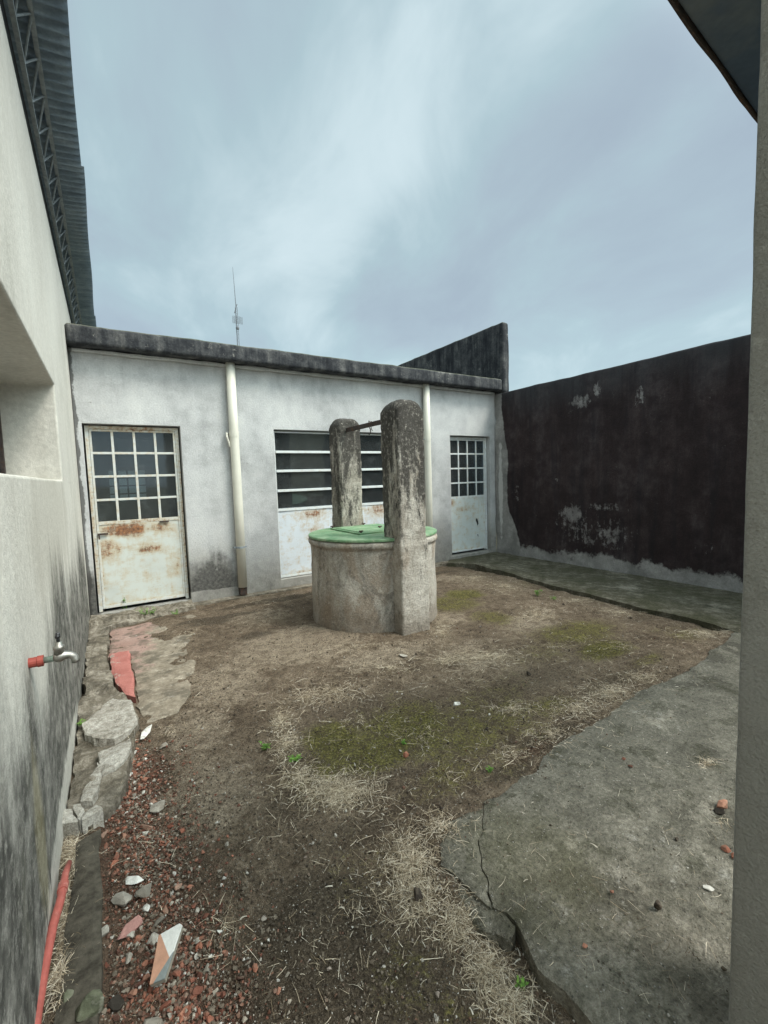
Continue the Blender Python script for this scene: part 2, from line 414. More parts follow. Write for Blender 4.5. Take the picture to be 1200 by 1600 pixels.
def m_well_concrete(name, warm=1., streak=1.):
    m = Mat(name, .93, .15); x, y, z = m.xyz()
    big = m.noise(2.2, 6, .65); st = m.noise(1, 6, .7, m.sc(m.P, 6, 6, 2.2, (2, 0, 0))); fine = m.noise(60, 5, .75); mid = m.noise(22, 6, .75); pit = m.voro(70)
    c = m.ramp(big * .40 + st * .35 + mid * .25, (.28, (.15, .135, .115)), (.42, (.30, .27, .23)), (.54, (.44, .405, .355)), (.7, (.60, .57, .52)))
    c = m.mix(m.noise(1, 5, .6, m.sc(m.P, 3.2, 3.2, 1.1, (9, 4, 0)), .8).step(.48, .64) * .55 * warm, c, (.30, .20, .125))
    dk = (m.noise(1, 6, .75, m.sc(m.P, 7, 7, 1.6, (1, 8, 3)), .5) * .75 + mid * .25 + (z - 1.1) * .13).step(.47, .58) * .9 * streak
    c = m.mix(m.noise(3.4, 6, .7, m.sc(m.P, 1, 1, .7, (3, 2, 8))).step(.50, .62) * .7, c, (.56, .525, .47)); c = m.mix(m.noise(2.6, 7, .75, m.sc(m.P, 1, 1, .6, (9, 2, 1)), .5).step(.52, .62) * .6, c, (.12, .105, .09)); c = m.mix(dk, c, (.042, .039, .036))
    lich = m.noise(26, 6, .78).step(.54, .66) * .55; c = m.mix(lich, c, (.56, .52, .46))
    c = m.mix(m.noise(34, 6, .78, m.sc(m.P, 1, 1, 1, (7, 7, 7))).step(.56, .68) * .6, c, (.08, .073, .065))
    c = m.mix(z.step(.25, 0.) * .45, c, (.16, .125, .095))
    c = m.mul(c, fine * 1.3 + .36)
    c = m.mix((pit.step(.18, .06) * m.noise(8, 3).step(.5, .6)), c, (.05, .045, .04))
    m.color(c); m.bump(fine * .6 + m.noise(14, 5, .65) * .8 + pit.step(0, .25) * .35, .02, 1.); return m.m
def m_green():
    m = Mat('faded_green_paint', .55, .35); n = m.noise(7, 5, .65); f = m.noise(60, 3)
    c = m.ramp(n, (.3, (.10, .21, .11)), (.5, (.17, .30, .165)), (.68, (.31, .42, .27)))
    c = m.mix(m.noise(22, 6, .75).step(.52, .68) * .8, c, (.34, .38, .27)); c = m.mix(m.noise(5, 6, .7, m.sc(m.P, 1, 1, 1, (3, 3, 3))).step(.5, .7) * .6, c, (.17, .21, .12)); c = m.mul(c, f * .5 + .75)
    m.color(c); m.bump(n * .4 + f * .3, .003, .6); return m.m
def m_rusty_white(name, spots, amount=.5, base=(.62, .66, .67), scale=9.):
    m = Mat(name, .5, .35); x, y, z = m.xyz()
    sm = m.noise(1, 6, .72, m.sc(m.P, scale, scale, scale * 1.9)); n = m.noise(scale * 2.2, 6, .75, m.sc(m.P, 1, 1, .35))
    wsum = None
    for (cx, cz, rx, rz, k) in spots:
        b = m.blob((x, z), (cx, cz), (rx, rz)).step(1.25, 0.) * k; wsum = b if wsum is None else wsum.max(b)
    t = sm * .55 + n * .45
    t = t + wsum * .24 if wsum is not None else t
    t = t + (amount - .5) * .2
    c = m.mix(m.noise(3, 5, .6).step(.4, .7) * .5, base, tuple(q * .78 for q in base))
    c = m.mix(t.step(.46, .66) * .65, c, m.mix(n, (.36, .25, .13), (.58, .46, .28)))
    c = m.mix(t.step(.60, .74) * .92, c, m.ramp(m.noise(40, 4), (.3, (.075, .032, .018)), (.5, (.19, .075, .034)), (.65, (.34, .14, .055)), (.8, (.45, .24, .11))))
    c = m.mix(m.voro(36).step(.11, .05) * m.noise(5, 3).step(.48, .6), c, (.16, .08, .05))
    m.color(c); m.rough(t.step(.5, .7) * .4 + .45); m.bump(t.step(.58, .7) * .7 + m.noise(5, 2) * .8, .004, .6); return m.m
def m_glass():
    m = Mat('dusty_glass'); nt = m.nt; x, y, z = m.xyz()
    tr = nt.nodes.new('ShaderNodeBsdfTransparent'); tr.inputs[0].default_value = (.50, .56, .58, 1)
    gl = nt.nodes.new('ShaderNodeBsdfGlossy'); gl.inputs[0].default_value = (.85, .92, 1, 1); gl.inputs['Roughness'].default_value = .04
    fr = nt.nodes.new('ShaderNodeFresnel'); fr.inputs[0].default_value = 1.45
    bn = nt.nodes.new('ShaderNodeBump'); bn.inputs['Distance'].default_value = .004; bn.inputs['Strength'].default_value = .25
    nt.links.new(m.noise(3.5, 2).k, bn.inputs['Height']); nt.links.new(bn.outputs[0], gl.inputs['Normal'])
    mx = nt.nodes.new('ShaderNodeMixShader'); nt.links.new((S(nt, fr.outputs[0]) * 1.1 + .025).k, mx.inputs[0]); nt.links.new(tr.outputs[0], mx.inputs[1]); nt.links.new(gl.outputs[0], mx.inputs[2])
    df = nt.nodes.new('ShaderNodeBsdfDiffuse'); df.inputs[0].default_value = (.42, .46, .47, 1)
    d = m.noise(7, 6, .72, m.sc(m.P, 1, 1, .8)).step(.50, .85) * .14 + m.noise(30, 6, .8).step(.58, .75) * .12 + .06
    mx2 = nt.nodes.new('ShaderNodeMixShader'); nt.links.new(d.k, mx2.inputs[0]); nt.links.new(mx.outputs[0], mx2.inputs[1]); nt.links.new(df.outputs[0], mx2.inputs[2])
    nt.links.new(mx2.outputs[0], m.out.inputs[0]); return m.m
def m_trans(name, c):
    m = Mat(name); t = m.nt.nodes.new('ShaderNodeBsdfTranslucent'); t.inputs[0].default_value = (*c, 1); m.nt.links.new(t.outputs[0], m.out.inputs[0]); return m.m
def m_simple(name, c, rough=.7, var=.3, scale=12., bump=.003, spec=.3, metal=0., c2=None, thr=(.5, .7)):
    m = Mat(name, rough, spec, metal); n = m.noise(scale, 5, .65)
    col = m.ramp(n, (.3, tuple(q * (1 - var) for q in c)), (.7, tuple(min(1, q * (1 + var)) for q in c)))
    if c2: col = m.mix(m.noise(scale * .7, 5, .7, m.sc(m.P, 1, 1, 1, (5, 5, 5))).step(*thr), col, c2)
    m.color(col); m.bump(n, bump, .8); return m.m
def m_stone(name, stops, scale=30., bump=.004, isl=False):
    """chips and stones: colour varies from one piece to the next"""
    m = Mat(name, .95, .1); r = m.island() if isl else m.objrand()
    c = m.ramp(r, *stops); n = m.noise(scale, 5, .7); f = m.noise(scale * 5, 3, .6)
    c = m.mul(c, n * 1.2 + .4); c = m.mix(m.noise(scale * .6, 4, .7).step(.46, .64) * .6, c, (.16, .13, .10))
    m.color(c); m.bump(n * .7 + f * .4, bump, 1.); return m.m
def m_soil():
    m = Mat('yard_soil', .97, .1); x, y, z = m.xyz(); moss, sand, dark, red = m.attr('zones')
    n1 = m.noise(2.3, 6, .65); n2 = m.noise(14, 6, .7); n3 = m.noise(75, 5, .7); n4 = m.noise(240, 3, .6)
    c = m.ramp(n1 * .45 + n2 * .55, (.32, (.074, .054, .038)), (.5, (.19, .144, .103)), (.66, (.335, .265, .195)))
    sd_ = (sand + (n2 - .5) * .9).step(.25, .75); c = m.mix(sd_ * .9, c, m.ramp(n2, (.32, (.21, .164, .12)), (.68, (.44, .36, .27))))
    dk = (dark + (n2 - .5) * .7 + (n1 - .5) * .5).step(.25, .75); c = m.mix(dk * .65, c, m.ramp(n3, (.3, (.032, .026, .020)), (.7, (.090, .073, .053))))
    rd = (red + (n2 - .5) * .9).step(.3, .8); c = m.mix(rd * .6, c, m.ramp(n3, (.35, (.07, .034, .024)), (.65, (.17, .085, .058))))
    ms = (moss + (n1 - .5) * 1.1 + (n2 - .5) * 1.3 + (n3 - .5) * 1.2).step(.25, .95)
    c = m.mix(ms * .85, c, m.ramp(n2 * .4 + n3 * .6, (.32, (.046, .042, .020)), (.5, (.125, .115, .034)), (.68, (.25, .225, .065))))
    c = m.mul(c, (n3 - .5) * 2.6 + 1.0); c = m.mul(c, (n4 - .5) * 1.6 + 1.0)
    lit_ = m.attr('litter')[0]; fb = m.noise(1, 3, .6, m.sc(m.P, 28, 230, 1), .6).max(m.noise(1, 3, .6, m.sc(m.P, 230, 28, 1, (3, 0, 0)), .6)).max(m.noise(130, 3, .6, None, 1.5))
    lm = (lit_ * .95 + (n2 - .5) * .5 + (fb - .6) * 2.2).step(.40, .85); c = m.mix(lm * .6, c, m.ramp(fb, (.5, (.13, .10, .07)), (.62, (.36, .29, .205)), (.75, (.60, .51, .39))))
    v = m.voro(120); rv = m.voro(120, out='Color'); rr, _, _ = m.xyz(rv)
    grain = v.step(.33, .18) * rr.step(.80, .86); c = m.mix(grain * .8, c, m.ramp(rr, (.80, (.30, .26, .21)), (.95, (.5, .46, .41))))
    g2 = m.voro(60, m.sc(m.P, 1, 1, 1, (3, 7, 1))); r2 = m.xyz(m.voro(60, m.sc(m.P, 1, 1, 1, (3, 7, 1)), out='Color'))[1]
    c = m.mix(g2.step(.36, .2) * r2.step(.86, .9) * .75, c, m.mix(red, (.035, .03, .026), (.17, .065, .04)))
    m.color(c); m.bump(n2 * .7 + n3 * 1.0 + n4 * .5 + grain * .5 + g2.step(.4, .1) * r2.step(.8, .9) * .7, .03, 1.); return m.m
def m_slab():
    m = Mat('old_porch_concrete', .95, .12); x, y, z = m.xyz()
    n1 = m.noise(1.7, 6, .65); n2 = m.noise(8, 6, .72); n3 = m.noise(60, 5, .7); n4 = m.noise(220, 3)
    fr = (y * -1. + x * -.25 + (n1 - .5) * 1.4 + (n2 - .5) * .6).step(-1.75, -.75)       # nearer the porch the surface is scuffed bare
    c = m.mix(fr, m.ramp(n2, (.3, (.105, .098, .080)), (.7, (.22, .205, .168))), m.ramp(n2, (.3, (.105, .095, .074)), (.52, (.205, .187, .150)), (.72, (.36, .33, .275))))
    c = m.mix(n1.step(.52, .62) * .65, c, (.062, .058, .046)); c = m.mix(m.noise(5.5, 7, .75, m.sc(m.P, 1, 1, 1, (6, 6, 2))).step(.53, .62) * .7, c, (.07, .068, .048)); c = m.mix(m.noise(4.2, 7, .75, m.sc(m.P, 1, 1, 1, (1, 6, 4))).step(.56, .66) * .55, c, (.36, .33, .27))
    gl = m.blob((x, y), (1.25, 1.05), (.3, .35), (n2 - .5) * 1.6).step(1.1, .4) * .6 + m.noise(3.1, 5, .65, m.sc(m.P, 1, 1, 1, (4, 9, 0))).step(.6, .74) * .4
    c = m.mix(gl * .4, c, (.13, .125, .06))
    wp = (m.noise(14, 7, .78, m.sc(m.P, 1, 1, 1, (8, 2, 0))) * .6 + m.noise(2, 3, .5, m.sc(m.P, 1, 1, 1, (1, 2, 0))) * .4).step(.585, .66); c = m.mix(wp * .55, c, (.40, .38, .34))
    v = m.voro(95); rr = m.xyz(m.voro(95, out='Color'))[0]; gr = v.step(.36, .2) * rr.step(.78, .84)
    c = m.mix(gr * .75, c, m.ramp(rr, (.8, (.40, .37, .32)), (.9, (.03, .028, .025)), (1., (.55, .52, .47))))
    c = m.mul(c, (n3 - .5) * 1.9 + 1.0); c = m.mul(c, (n4 - .5) * 1.0 + 1.0)
    m.color(c); m.bump(n2 * .8 + n3 * .8 + n4 * .4 + gr * .4, .016, 1.); return m.m
def m_strip():
    m = Mat('mossy_strip_concrete', .95, .12); x, y, z = m.xyz()
    n1 = m.noise(2.2, 6, .65); n2 = m.noise(9, 6, .7); n3 = m.noise(55, 4, .7)
    c = m.ramp(n2, (.3, (.048, .045, .032)), (.5, (.090, .083, .060)), (.7, (.165, .152, .118)))
    c = m.mix((n1 * .5 + m.noise(1, 5, .7, m.sc(m.P, 7, 2.5, 1)) * .5).step(.52, .64) * .7, c, (.27, .245, .20))
    c = m.mix(n1.step(.52, .4) * .5, c, (.052, .052, .028)); c = m.mul(c, (n3 - .5) * 1.8 + 1.)
    m.color(c); m.bump(n2 + n3 * .6, .012, 1.); return m.m
def m_border():
    m = Mat('crumbled_concrete_border', .96, .1); n1 = m.noise(4, 6, .65); n2 = m.noise(18, 6, .72); n3 = m.noise(90, 4, .7)
    c = m.ramp(n1 * .4 + n2 * .6, (.3, (.07, .058, .043)), (.47, (.16, .138, .108)), (.58, (.29, .258, .212)), (.72, (.48, .45, .40)))
    c = m.mix(m.noise(6, 5, .7, m.sc(m.P, 1, 1, 1, (3, 3, 3))).step(.5, .64) * .7, c, (.075, .066, .052)); c = m.mul(c, n3 * .8 + .6)
    m.color(c); m.bump(n2 + n3 * .6, .014, 1.); return m.m
def m_red_path():
    m = Mat('worn_red_floor_paint', .85, .2); x, y, z = m.xyz(); n1 = m.noise(3.5, 6, .65); n2 = m.noise(16, 6, .72); n3 = m.noise(90, 4, .7)
    grey = m.ramp(n2, (.3, (.14, .115, .085)), (.55, (.26, .22, .17)), (.75, (.42, .38, .315)))
    pk = m.ramp(n1, (.3, (.27, .155, .13)), (.7, (.37, .25, .22)))
    edge = (x * -1. + (n1 - .5) * 1.1 + (n2 - .5) * .35 + (y - 4.4) * .32)
    c = m.mix((edge.step(-.24, -.10) * .8), grey, pk)
    c = m.mix((m.noise(5, 6, .7, m.sc(m.P, 1, 1, 1, (3, 1, 0)))).step(.49, .60) * .75, c, (.10, .085, .066))
    c = m.mix(n2.step(.62, .7) * .6, c, (.52, .47, .42)); c = m.mul(c, n3 * .6 + .7)
    m.color(c); m.bump(n2 + n3 * .5, .006, 1.); return m.m
def m_red_strip():
    m = Mat('red_floor_paint', .75, .25); x, y, z = m.xyz(); n1 = m.noise(5, 6, .65); n2 = m.noise(16, 6, .72); n3 = m.noise(90, 4, .7)
    c = m.ramp(n1, (.3, (.30, .10, .085)), (.7, (.42, .17, .145)))
    c = m.mix((m.noise(9, 6, .72) + (x * -1. - .02) * 1.3).step(.56, .62), c, m.ramp(n2, (.3, (.2, .17, .14)), (.7, (.5, .45, .4)))); c = m.mul(c, n3 * .5 + .75)
    m.color(c); m.bump(n2 + n3 * .5, .005, 1.); return m.m
def m_straw(name='dry_straw', green=False):
    m = Mat(name, .85, .2); r = m.island()
    c = m.ramp(r, (0., (.07, .05, .03)), (.25, (.26, .20, .13)), (.55, (.50, .41, .295)), (.85, (.66, .57, .44)), (1., (.74, .66, .54))) if not green else m.ramp(r, (0, (.07, .16, .03)), (1., (.17, .30, .06)))
    m.color(m.mul(c, m.noise(60, 2) * .5 + .75)); return m.m
def m_sheet():
    m = Mat('galvanised_roof_sheet', .6, .3, .0); n = m.noise(6, 6, .7, m.sc(m.P, .6, 1, 1)); f = m.noise(70, 4, .7)
    c = m.ramp(n, (.3, (.11, .15, .20)), (.5, (.20, .255, .315)), (.7, (.31, .37, .43))); c = m.mul(c, f * .7 + .65)
    m.color(c); m.bump(f, .002, .5); return m.m
def m_canopy():
    m = Mat('painted_canopy_sheet', .8, .2); n = m.noise(1.3, 5, .6); f = m.noise(50, 3)
    c = m.ramp(n, (.35, (.055, .082, .13)), (.55, (.085, .118, .165)), (.7, (.19, .21, .215))); c = m.mul(c, f * .3 + .85)
    m.color(c); m.bump(n + f * .3, .004, .6); return m.m

MT = dict(frost=m_trans('frosted_glass', (.75, .8, .8)), skyrefl=m_trans('sky_reflection_pane', (.16, .19, .22)), left=m_left_wall(), facade=m_facade(), right=m_right_wall(), black=m_black_concrete(), parapet=m_parapet_end(),
    well=m_well_concrete('well_ring_concrete', .75, .5), pillar=m_well_concrete('pillar_concrete', .5, 1.), green=m_green(), glass=m_glass(),
    soil=m_soil(), slab=m_slab(), strip=m_strip(), border=m_border(), redpath=m_red_path(), redstrip=m_red_strip(), straw=m_straw(), leaf=m_straw('weed_leaf', True),
    sheet=m_sheet(), canopy=m_canopy(),
    frame=m_rusty_white('rusty_white_frame', [(9, 9, 1, 1, 0), (.3, 2.1, .7, .07, .55), (.77, 1., .04, 1.2, .5), (-.17, 1., .04, 1.2, .5), (.3, 1.03, .7, .05, .5)], .58, (.60, .62, .60), 16.),
    cleanframe=m_rusty_white('white_frame_paint', [(9, 9, 1, 1, 0)], .40, (.68, .72, .73), 14.),
    door1=m_rusty_white('rusty_white_door', [(.15, .95, .38, .12, 1.15), (.55, .93, .2, .1, .6), (-.05, .72, .16, .2, .8), (.35, .70, .25, .1, .75), (.62, .42, .1, .2, .5), (.3, .08, .6, .07, .45), (-.13, .4, .06, .5, .6), (.75, .5, .05, .6, .6)], .50, (.58, .61, .58), 6.5),
    winpanel=m_rusty_white('rusty_white_shutter', [(2.45, .97, .35, .12, .8), (2.5, .7, .2, .3, .55), (3.55, .95, .3, .15, .8), (2.4, .12, .6, .06, .8)], .47, (.64, .69, .74), 8.),
    door3=m_rusty_white('stained_white_door', [(5.08, .98, .12, .1, 1.), (5.4, .08, .5, .07, 1.), (5.9, .6, .05, .6, .9), (5.45, .85, .4, .06, .6)], .46, (.62, .67, .66), 7.),
    dark=m_simple('dark_fill', (.035, .036, .038), .9), room=m_simple('interior_plaster', (.10, .10, .10), .9),  # dark: near-black fill for gaps and holes where only shade shows
    rustiron=m_simple('rusty_iron', (.055, .042, .038), .8, .4, 40, c2=(.12, .06, .035)), darkiron=m_simple('dark_iron', (.06, .07, .08), .6, .4, 40),
    truss=m_simple('grey_painted_steel', (.25, .28, .30), .6, .3, 30), pvc=m_simple('cream_pvc', (.66, .64, .56), .45, .07, 3., .001, .4, c2=(.5, .47, .38), thr=(.6, .8)),
    chrome=m_simple('worn_chrome', (.36, .34, .31), .42, .3, 60, .001, .5, .85, c2=(.30, .34, .29)), verdigris=m_simple('verdigris_brass', (.26, .33, .28), .6, .35, 90, .002, .4, .4),
    redplastic=m_simple('red_plastic', (.30, .06, .045), .45, .25, 30, .001, .4), black_knob=m_simple('black_plastic', (.02, .02, .022), .3, .2, 30, .001, .5),
    pink=m_simple('faded_pink_plastic', (.40, .105, .085), .5, .25, 18, .002, .4, c2=(.55, .27, .22), thr=(.55, .75)),
    column=m_simple('porch_column_plaster', (.43, .43, .40), .93, .16, 3., .003, .15), colbump=None,
    mast=m_simple('mast_steel', (.16, .17, .19), .6, .2, 3), niche=m_simple('niche_plaster', (.50, .47, .43), .93, .22, 4., .004, .15),
    brick=m_stone('red_brick_chips', ((0, (.12, .055, .04)), (.3, (.22, .085, .058)), (.6, (.31, .125, .082)), (.85, (.38, .19, .13)), (1., (.26, .18, .14)))),
    grey=m_stone('grey_stone_chips', ((0, (.17, .15, .125)), (.5, (.30, .27, .23)), (1., (.46, .43, .38))), 22.),
    pale=m_stone('pale_plaster_chips', ((0, (.45, .42, .37)), (.5, (.58, .55, .50)), (1., (.70, .68, .64))), 22.),
    darkst=m_stone('dark_clods', ((0, (.03, .026, .022)), (1., (.075, .058, .047))), 25.),
    crumb=m_stone('soil_crumbs', ((0, (.045, .036, .028)), (.45, (.10, .08, .06)), (.75, (.16, .135, .105)), (.9, (.13, .06, .04)), (.95, (.34, .31, .27)), (1., (.55, .52, .47))), 60., .002, True),
    brickcrumb=m_stone('brick_crumbs', ((0, (.08, .045, .035)), (.2, (.15, .065, .047)), (.4, (.23, .095, .065)), (.55, (.31, .14, .095)), (.65, (.13, .105, .08)), (.85, (.23, .19, .15)), (.95, (.34, .30, .25)), (1., (.55, .52, .48))), 60., .002, True),
    tile=None, mossdark=m_simple('mossy_block', (.10, .105, .07), .95, .5, 20, .01, .1, c2=(.22, .21, .17)))
def m_col():
    m = Mat('column_render', .93, .12); n = m.noise(2.3, 5, .6); f = m.noise(130, 4, .65); mid = m.noise(28, 4, .6)
    c = m.ramp(n, (.3, (.27, .268, .245)), (.7, (.37, .365, .34))); c = m.mul(c, f * .6 + .70); c = m.mix(m.noise(9, 6, .75).step(.54, .68) * .35, c, (.17, .165, .145)); c = m.mix(m.noise(16, 6, .75, m.sc(m.P, 1, 1, 1, (4, 4, 1))).step(.60, .68) * .4, c, (.5, .49, .46)); m.color(c); m.bump(f * .9 + mid * .9, .012, 1.); return m.m
MT['column'] = m_col()

# ------------------------------------------------------------------ ground
SLAB_EDGE = [(4.88, 1.60), (3.49, 1.45), (2.87, 1.49), (2.35, 1.45), (1.81, 1.42), (1.67, 1.36), (1.33, 1.35), (1.09, 1.37), (.955, 1.22), (.965, 1.12), (1.01, .96), (.965, .76), (1.0, .55), (1.03, -1.5)]
STRIP_EDGE = [(4.72, 5.62), (5.0, 5.22), (4.80, 3.6), (4.72, 2.72), (4.72, 1.98), (4.62, 1.52)]
def smooth(a, b, x): t = np.clip((x - a) / (b - a), 0, 1); return t * t * (3 - 2 * t)
def blobs(P, items):
    r = np.zeros(len(P))
    for (u, v, rx, ry, k) in items:
        c = at(u, v); d = np.hypot((P[:, 0] - c[0]) / rx, (P[:, 1] - c[1]) / ry); r = np.maximum(r, k * smooth(1.35, .25, d))
    return r
MOSS = [(640, 1130, .45, .42, .75), (520, 1150, .22, .25, .95), (590, 1170, .35, .2, .85), (725, 925, .30, .28, 1.1), (945, 1010, .34, .2, 1.1), (860, 1100, .3, .14, .7), (760, 1090, .5, .3, .5), (770, 960, .3, .3, .7),
        (700, 1200, .3, .18, .6), (660, 1230, .2, .12, .5), (850, 1010, .5, .3, .45), (1010, 1030, .3, .1, .6), (700, 940, .5, .4, .8), (900, 985, .6, .35, .75), (740, 1130, .7, .4, .65), (560, 1170, .5, .25, .75), (1080, 985, .4, .15, .7), (640, 1500, .2, .2, .35), (720, 1580, .1, .1, .5), (560, 1330, .2, .2, .3), (830, 905, .3, .2, .4), (1040, 980, .4, .15, .4)]
SAND = [(470, 1000, .85, .6, .85), (600, 1020, .6, .25, .75), (350, 1060, .4, .5, .7), (400, 960, .5, .5, .55), (330, 1230, .28, .4, .75), (310, 1130, .25, .4, .7), (390, 1330, .18, .2, .35), (720, 1010, .6, .2, .5), (700, 960, .3, .3, .6), (830, 970, .4, .3, .7), (760, 1030, .5, .12, .6), (700, 900, .4, .25, .6)]
DARK = [(440, 932, .9, .10, 1.2), (340, 962, .5, .10, 1.1), (640, 900, 1.2, .10, .9), (500, 1440, .30, .32, .8), (450, 1580, .3, .3, .7), (600, 1540, .25, .25, .7), (330, 1500, .2, .2, .5), (400, 990, .25, .15, .7), (330, 970, .3, .12, .8), (860, 1150, .35, .1, .9), (800, 1200, .2, .08, .8), (620, 1100, .6, .5, .45), (450, 1250, .25, .2, .5), (800, 1070, .9, .25, .45), (130, 1420, .06, .6, .9), (960, 1060, .5, .1, .6), (1000, 960, .5, .15, .5), (690, 890, .5, .12, .6), (560, 1290, .3, .12, .5)]
RED = [(200, 1300, .2, .7, .9), (240, 1450, .22, .5, .9), (300, 1580, .22, .25, .8), (230, 1190, .14, .3, .9), (420, 1560, .2, .2, .4), (300, 1350, .2, .4, .5), (830, 1170, .3, .07, .6)]
STRAW = [  # pixel ellipse: centre, radii, blades, length
    (530, 1238, 75, 30, 1150, .075), (470, 1215, 30, 30, 220, .07), (445, 1165, 28, 45, 330, .075), (440, 1125, 25, 30, 200, .07), (520, 1080, 95, 26, 330, .085), (480, 1090, 45, 20, 160, .08),
    (610, 1045, 80, 16, 200, .09), (640, 1350, 52, 75, 900, .065), (655, 1400, 45, 45, 350, .065), (715, 1440, 38, 40, 420, .06), (760, 1490, 40, 45, 480, .06), (800, 1550, 45, 50, 480, .055), (690, 1300, 35, 25, 160, .06),
    (840, 960, 50, 17, 520, .085), (760, 1026, 85, 16, 560, .09), (700, 1030, 40, 10, 160, .09), (950, 1085, 70, 32, 520, .075), (900, 1110, 70, 25, 330, .07), (800, 1110, 50, 14, 120, .08), (1000, 1060, 70, 18, 240, .08), (860, 1150, 60, 30, 200, .06),
    (790, 915, 50, 14, 380, .09), (740, 905, 50, 14, 260, .09), (970, 955, 80, 16, 260, .09), (1100, 990, 55, 13, 330, .085), (900, 935, 60, 12, 200, .09), (690, 985, 25, 30, 220, .08), (860, 1010, 160, 40, 250, .09),
    (115, 1330, 26, 50, 420, .07), (110, 1430, 22, 70, 420, .07), (95, 1520, 22, 70, 260, .06), (340, 1060, 90, 45, 110, .10), (350, 1440, 45, 45, 60, .09), (265, 1130, 40, 15, 40, .08), (300, 990, 40, 15, 40, .08), (560, 1010, 140, 18, 180, .09),
    (560, 1130, 110, 55, 160, .07), (660, 1150, 110, 70, 160, .07), (700, 1215, 90, 40, 130, .065), (560, 1420, 110, 110, 130, .065), (500, 1500, 120, 90, 40, .06), (430, 1290, 90, 60, 50, .07), (800, 1180, 60, 25, 160, .06), (1105, 1200, 22, 8, 60, .05), (1130, 1290, 20, 30, 20, .07), (960, 1160, 160, 60, 40, .06), (720, 1060, 200, 60, 300, .085), (980, 1010, 150, 50, 260, .085), (230, 1300, 50, 120, 70, .06), (420, 945, 90, 25, 120, .09)]
def soil_z(x, y):
    x = np.asarray(x, float); y = np.asarray(y, float); P = np.c_[x, y, np.zeros_like(x)]
    z = -.03 + .016 * fbm(P, 1.3, 3, 3) + .010 * fbm(P, 6, 3, 9)
    front = smooth(2.0, 1.5, y) * smooth(1.3, 1.9, x) * smooth(4.4, 3.8, x); z = z + front * .014
    hole = smooth(.22, .04, np.abs(x - .97)) * smooth(1.1, .85, y); z = z - hole * .035; z = z + smooth(.3, .0, np.abs(x - .95)) * smooth(1.05, 1.2, y) * smooth(1.6, 1.4, y) * .018
    trench = smooth(-.14, -.10, x) * smooth(.32, .12, x) * smooth(3.0, 2.8, y) ; z = z - trench * .035
    z = z - smooth(4.2, 4.65, x) * .03
    dm = np.full(x.shape, 9.)
    for (ax, ay), (bx, by) in zip(SLAB_EDGE[:-2], SLAB_EDGE[1:-1]):
        t = np.clip(((x - ax) * (bx - ax) + (y - ay) * (by - ay)) / ((bx - ax) ** 2 + (by - ay) ** 2), 0, 1); dm = np.minimum(dm, np.hypot(x - ax - t * (bx - ax), y - ay - t * (by - ay)))
    bank = smooth(.22, .02, dm) * smooth(.92, 1.12, y); z = z * (1 - bank) + bank * (-.015 + .009 * fbm(P, 9, 3, 44))
    insl = ((y < 1.28) & (x > 1.12)); z = np.where(insl, np.minimum(z, -.05), z)
    z = np.where((x > 4.9), -.13, z)
    path = smooth(-.05, .1, x) * smooth(.50, .15, x) * smooth(3.1, 3.3, y); z = z - path * .010
    z = z - smooth(.02, -.08, x) * smooth(3.0, 3.2, y) * .02
    return z
def make_soil():
    xs = np.concatenate([np.arange(-.32, 1.3, .011), np.arange(1.3, 6.2, .02)]); ys = np.concatenate([np.arange(-1.2, .3, .06), np.arange(.3, 2.6, .011), np.arange(2.6, 5.98, .02)])
    gx, gy = np.meshgrid(xs, ys); X, Y = gx.ravel(), gy.ravel(); z = soil_z(X, Y)
    P = np.c_[X, Y, np.zeros_like(X)]; z = z + .004 * fbm(P, 30, 3, 21) + .003 * np.maximum(0, vnoise(P, 60, 31))
    V = np.c_[X, Y, z]; nx = len(xs); i = np.arange(len(xs) - 1); F = []
    for j in range(len(ys) - 1):
        a = j * nx + i; F += np.c_[a, a + 1, a + 1 + nx, a + nx].tolist()
    o = link('soil', V, F, MT['soil'], smooth=True); tag(o, 'bare brown soil of the yard with moss and trodden sand', 'ground', kind='structure')
    at_ = o.data.color_attributes.new('zones', 'FLOAT_COLOR', 'POINT')
    C = np.c_[blobs(P, MOSS), blobs(P, SAND), blobs(P, DARK), blobs(P, RED)].astype(np.float32); at_.data.foreach_set('color', C.ravel())
    D = np.c_[X, Y, z - CAM_H] @ ROT; d2 = np.maximum(D[:, 2], .05); U, W_ = 600 + F_PX * D[:, 0] / d2, 800 + F_PX * D[:, 1] / d2; L = np.zeros(len(P))
    for (u, v, ru, rv, nb_, ln) in STRAW:
        dens = min(1., nb_ / (ru * rv) * 3.2); L = np.maximum(L, dens * np.exp(-1.1 * (((U - u) / ru) ** 2 + ((W_ - v) / rv) ** 2)))
    L[D[:, 2] < .1] = 0; lt_ = o.data.color_attributes.new('litter', 'FLOAT_COLOR', 'POINT'); lt_.data.foreach_set('color', np.c_[L, L, L, L].astype(np.float32).ravel())
make_soil()
g = link('ground', [(-400, -400, -.2), (400, -400, -.2), (400, 400, -.2), (-400, 400, -.2)], [(0, 1, 2, 3)], m_simple('field_soil', (.12, .11, .07), .95, .4, .5, .02, .1))
tag(g, 'open ground around the buildings', 'ground', kind='structure')
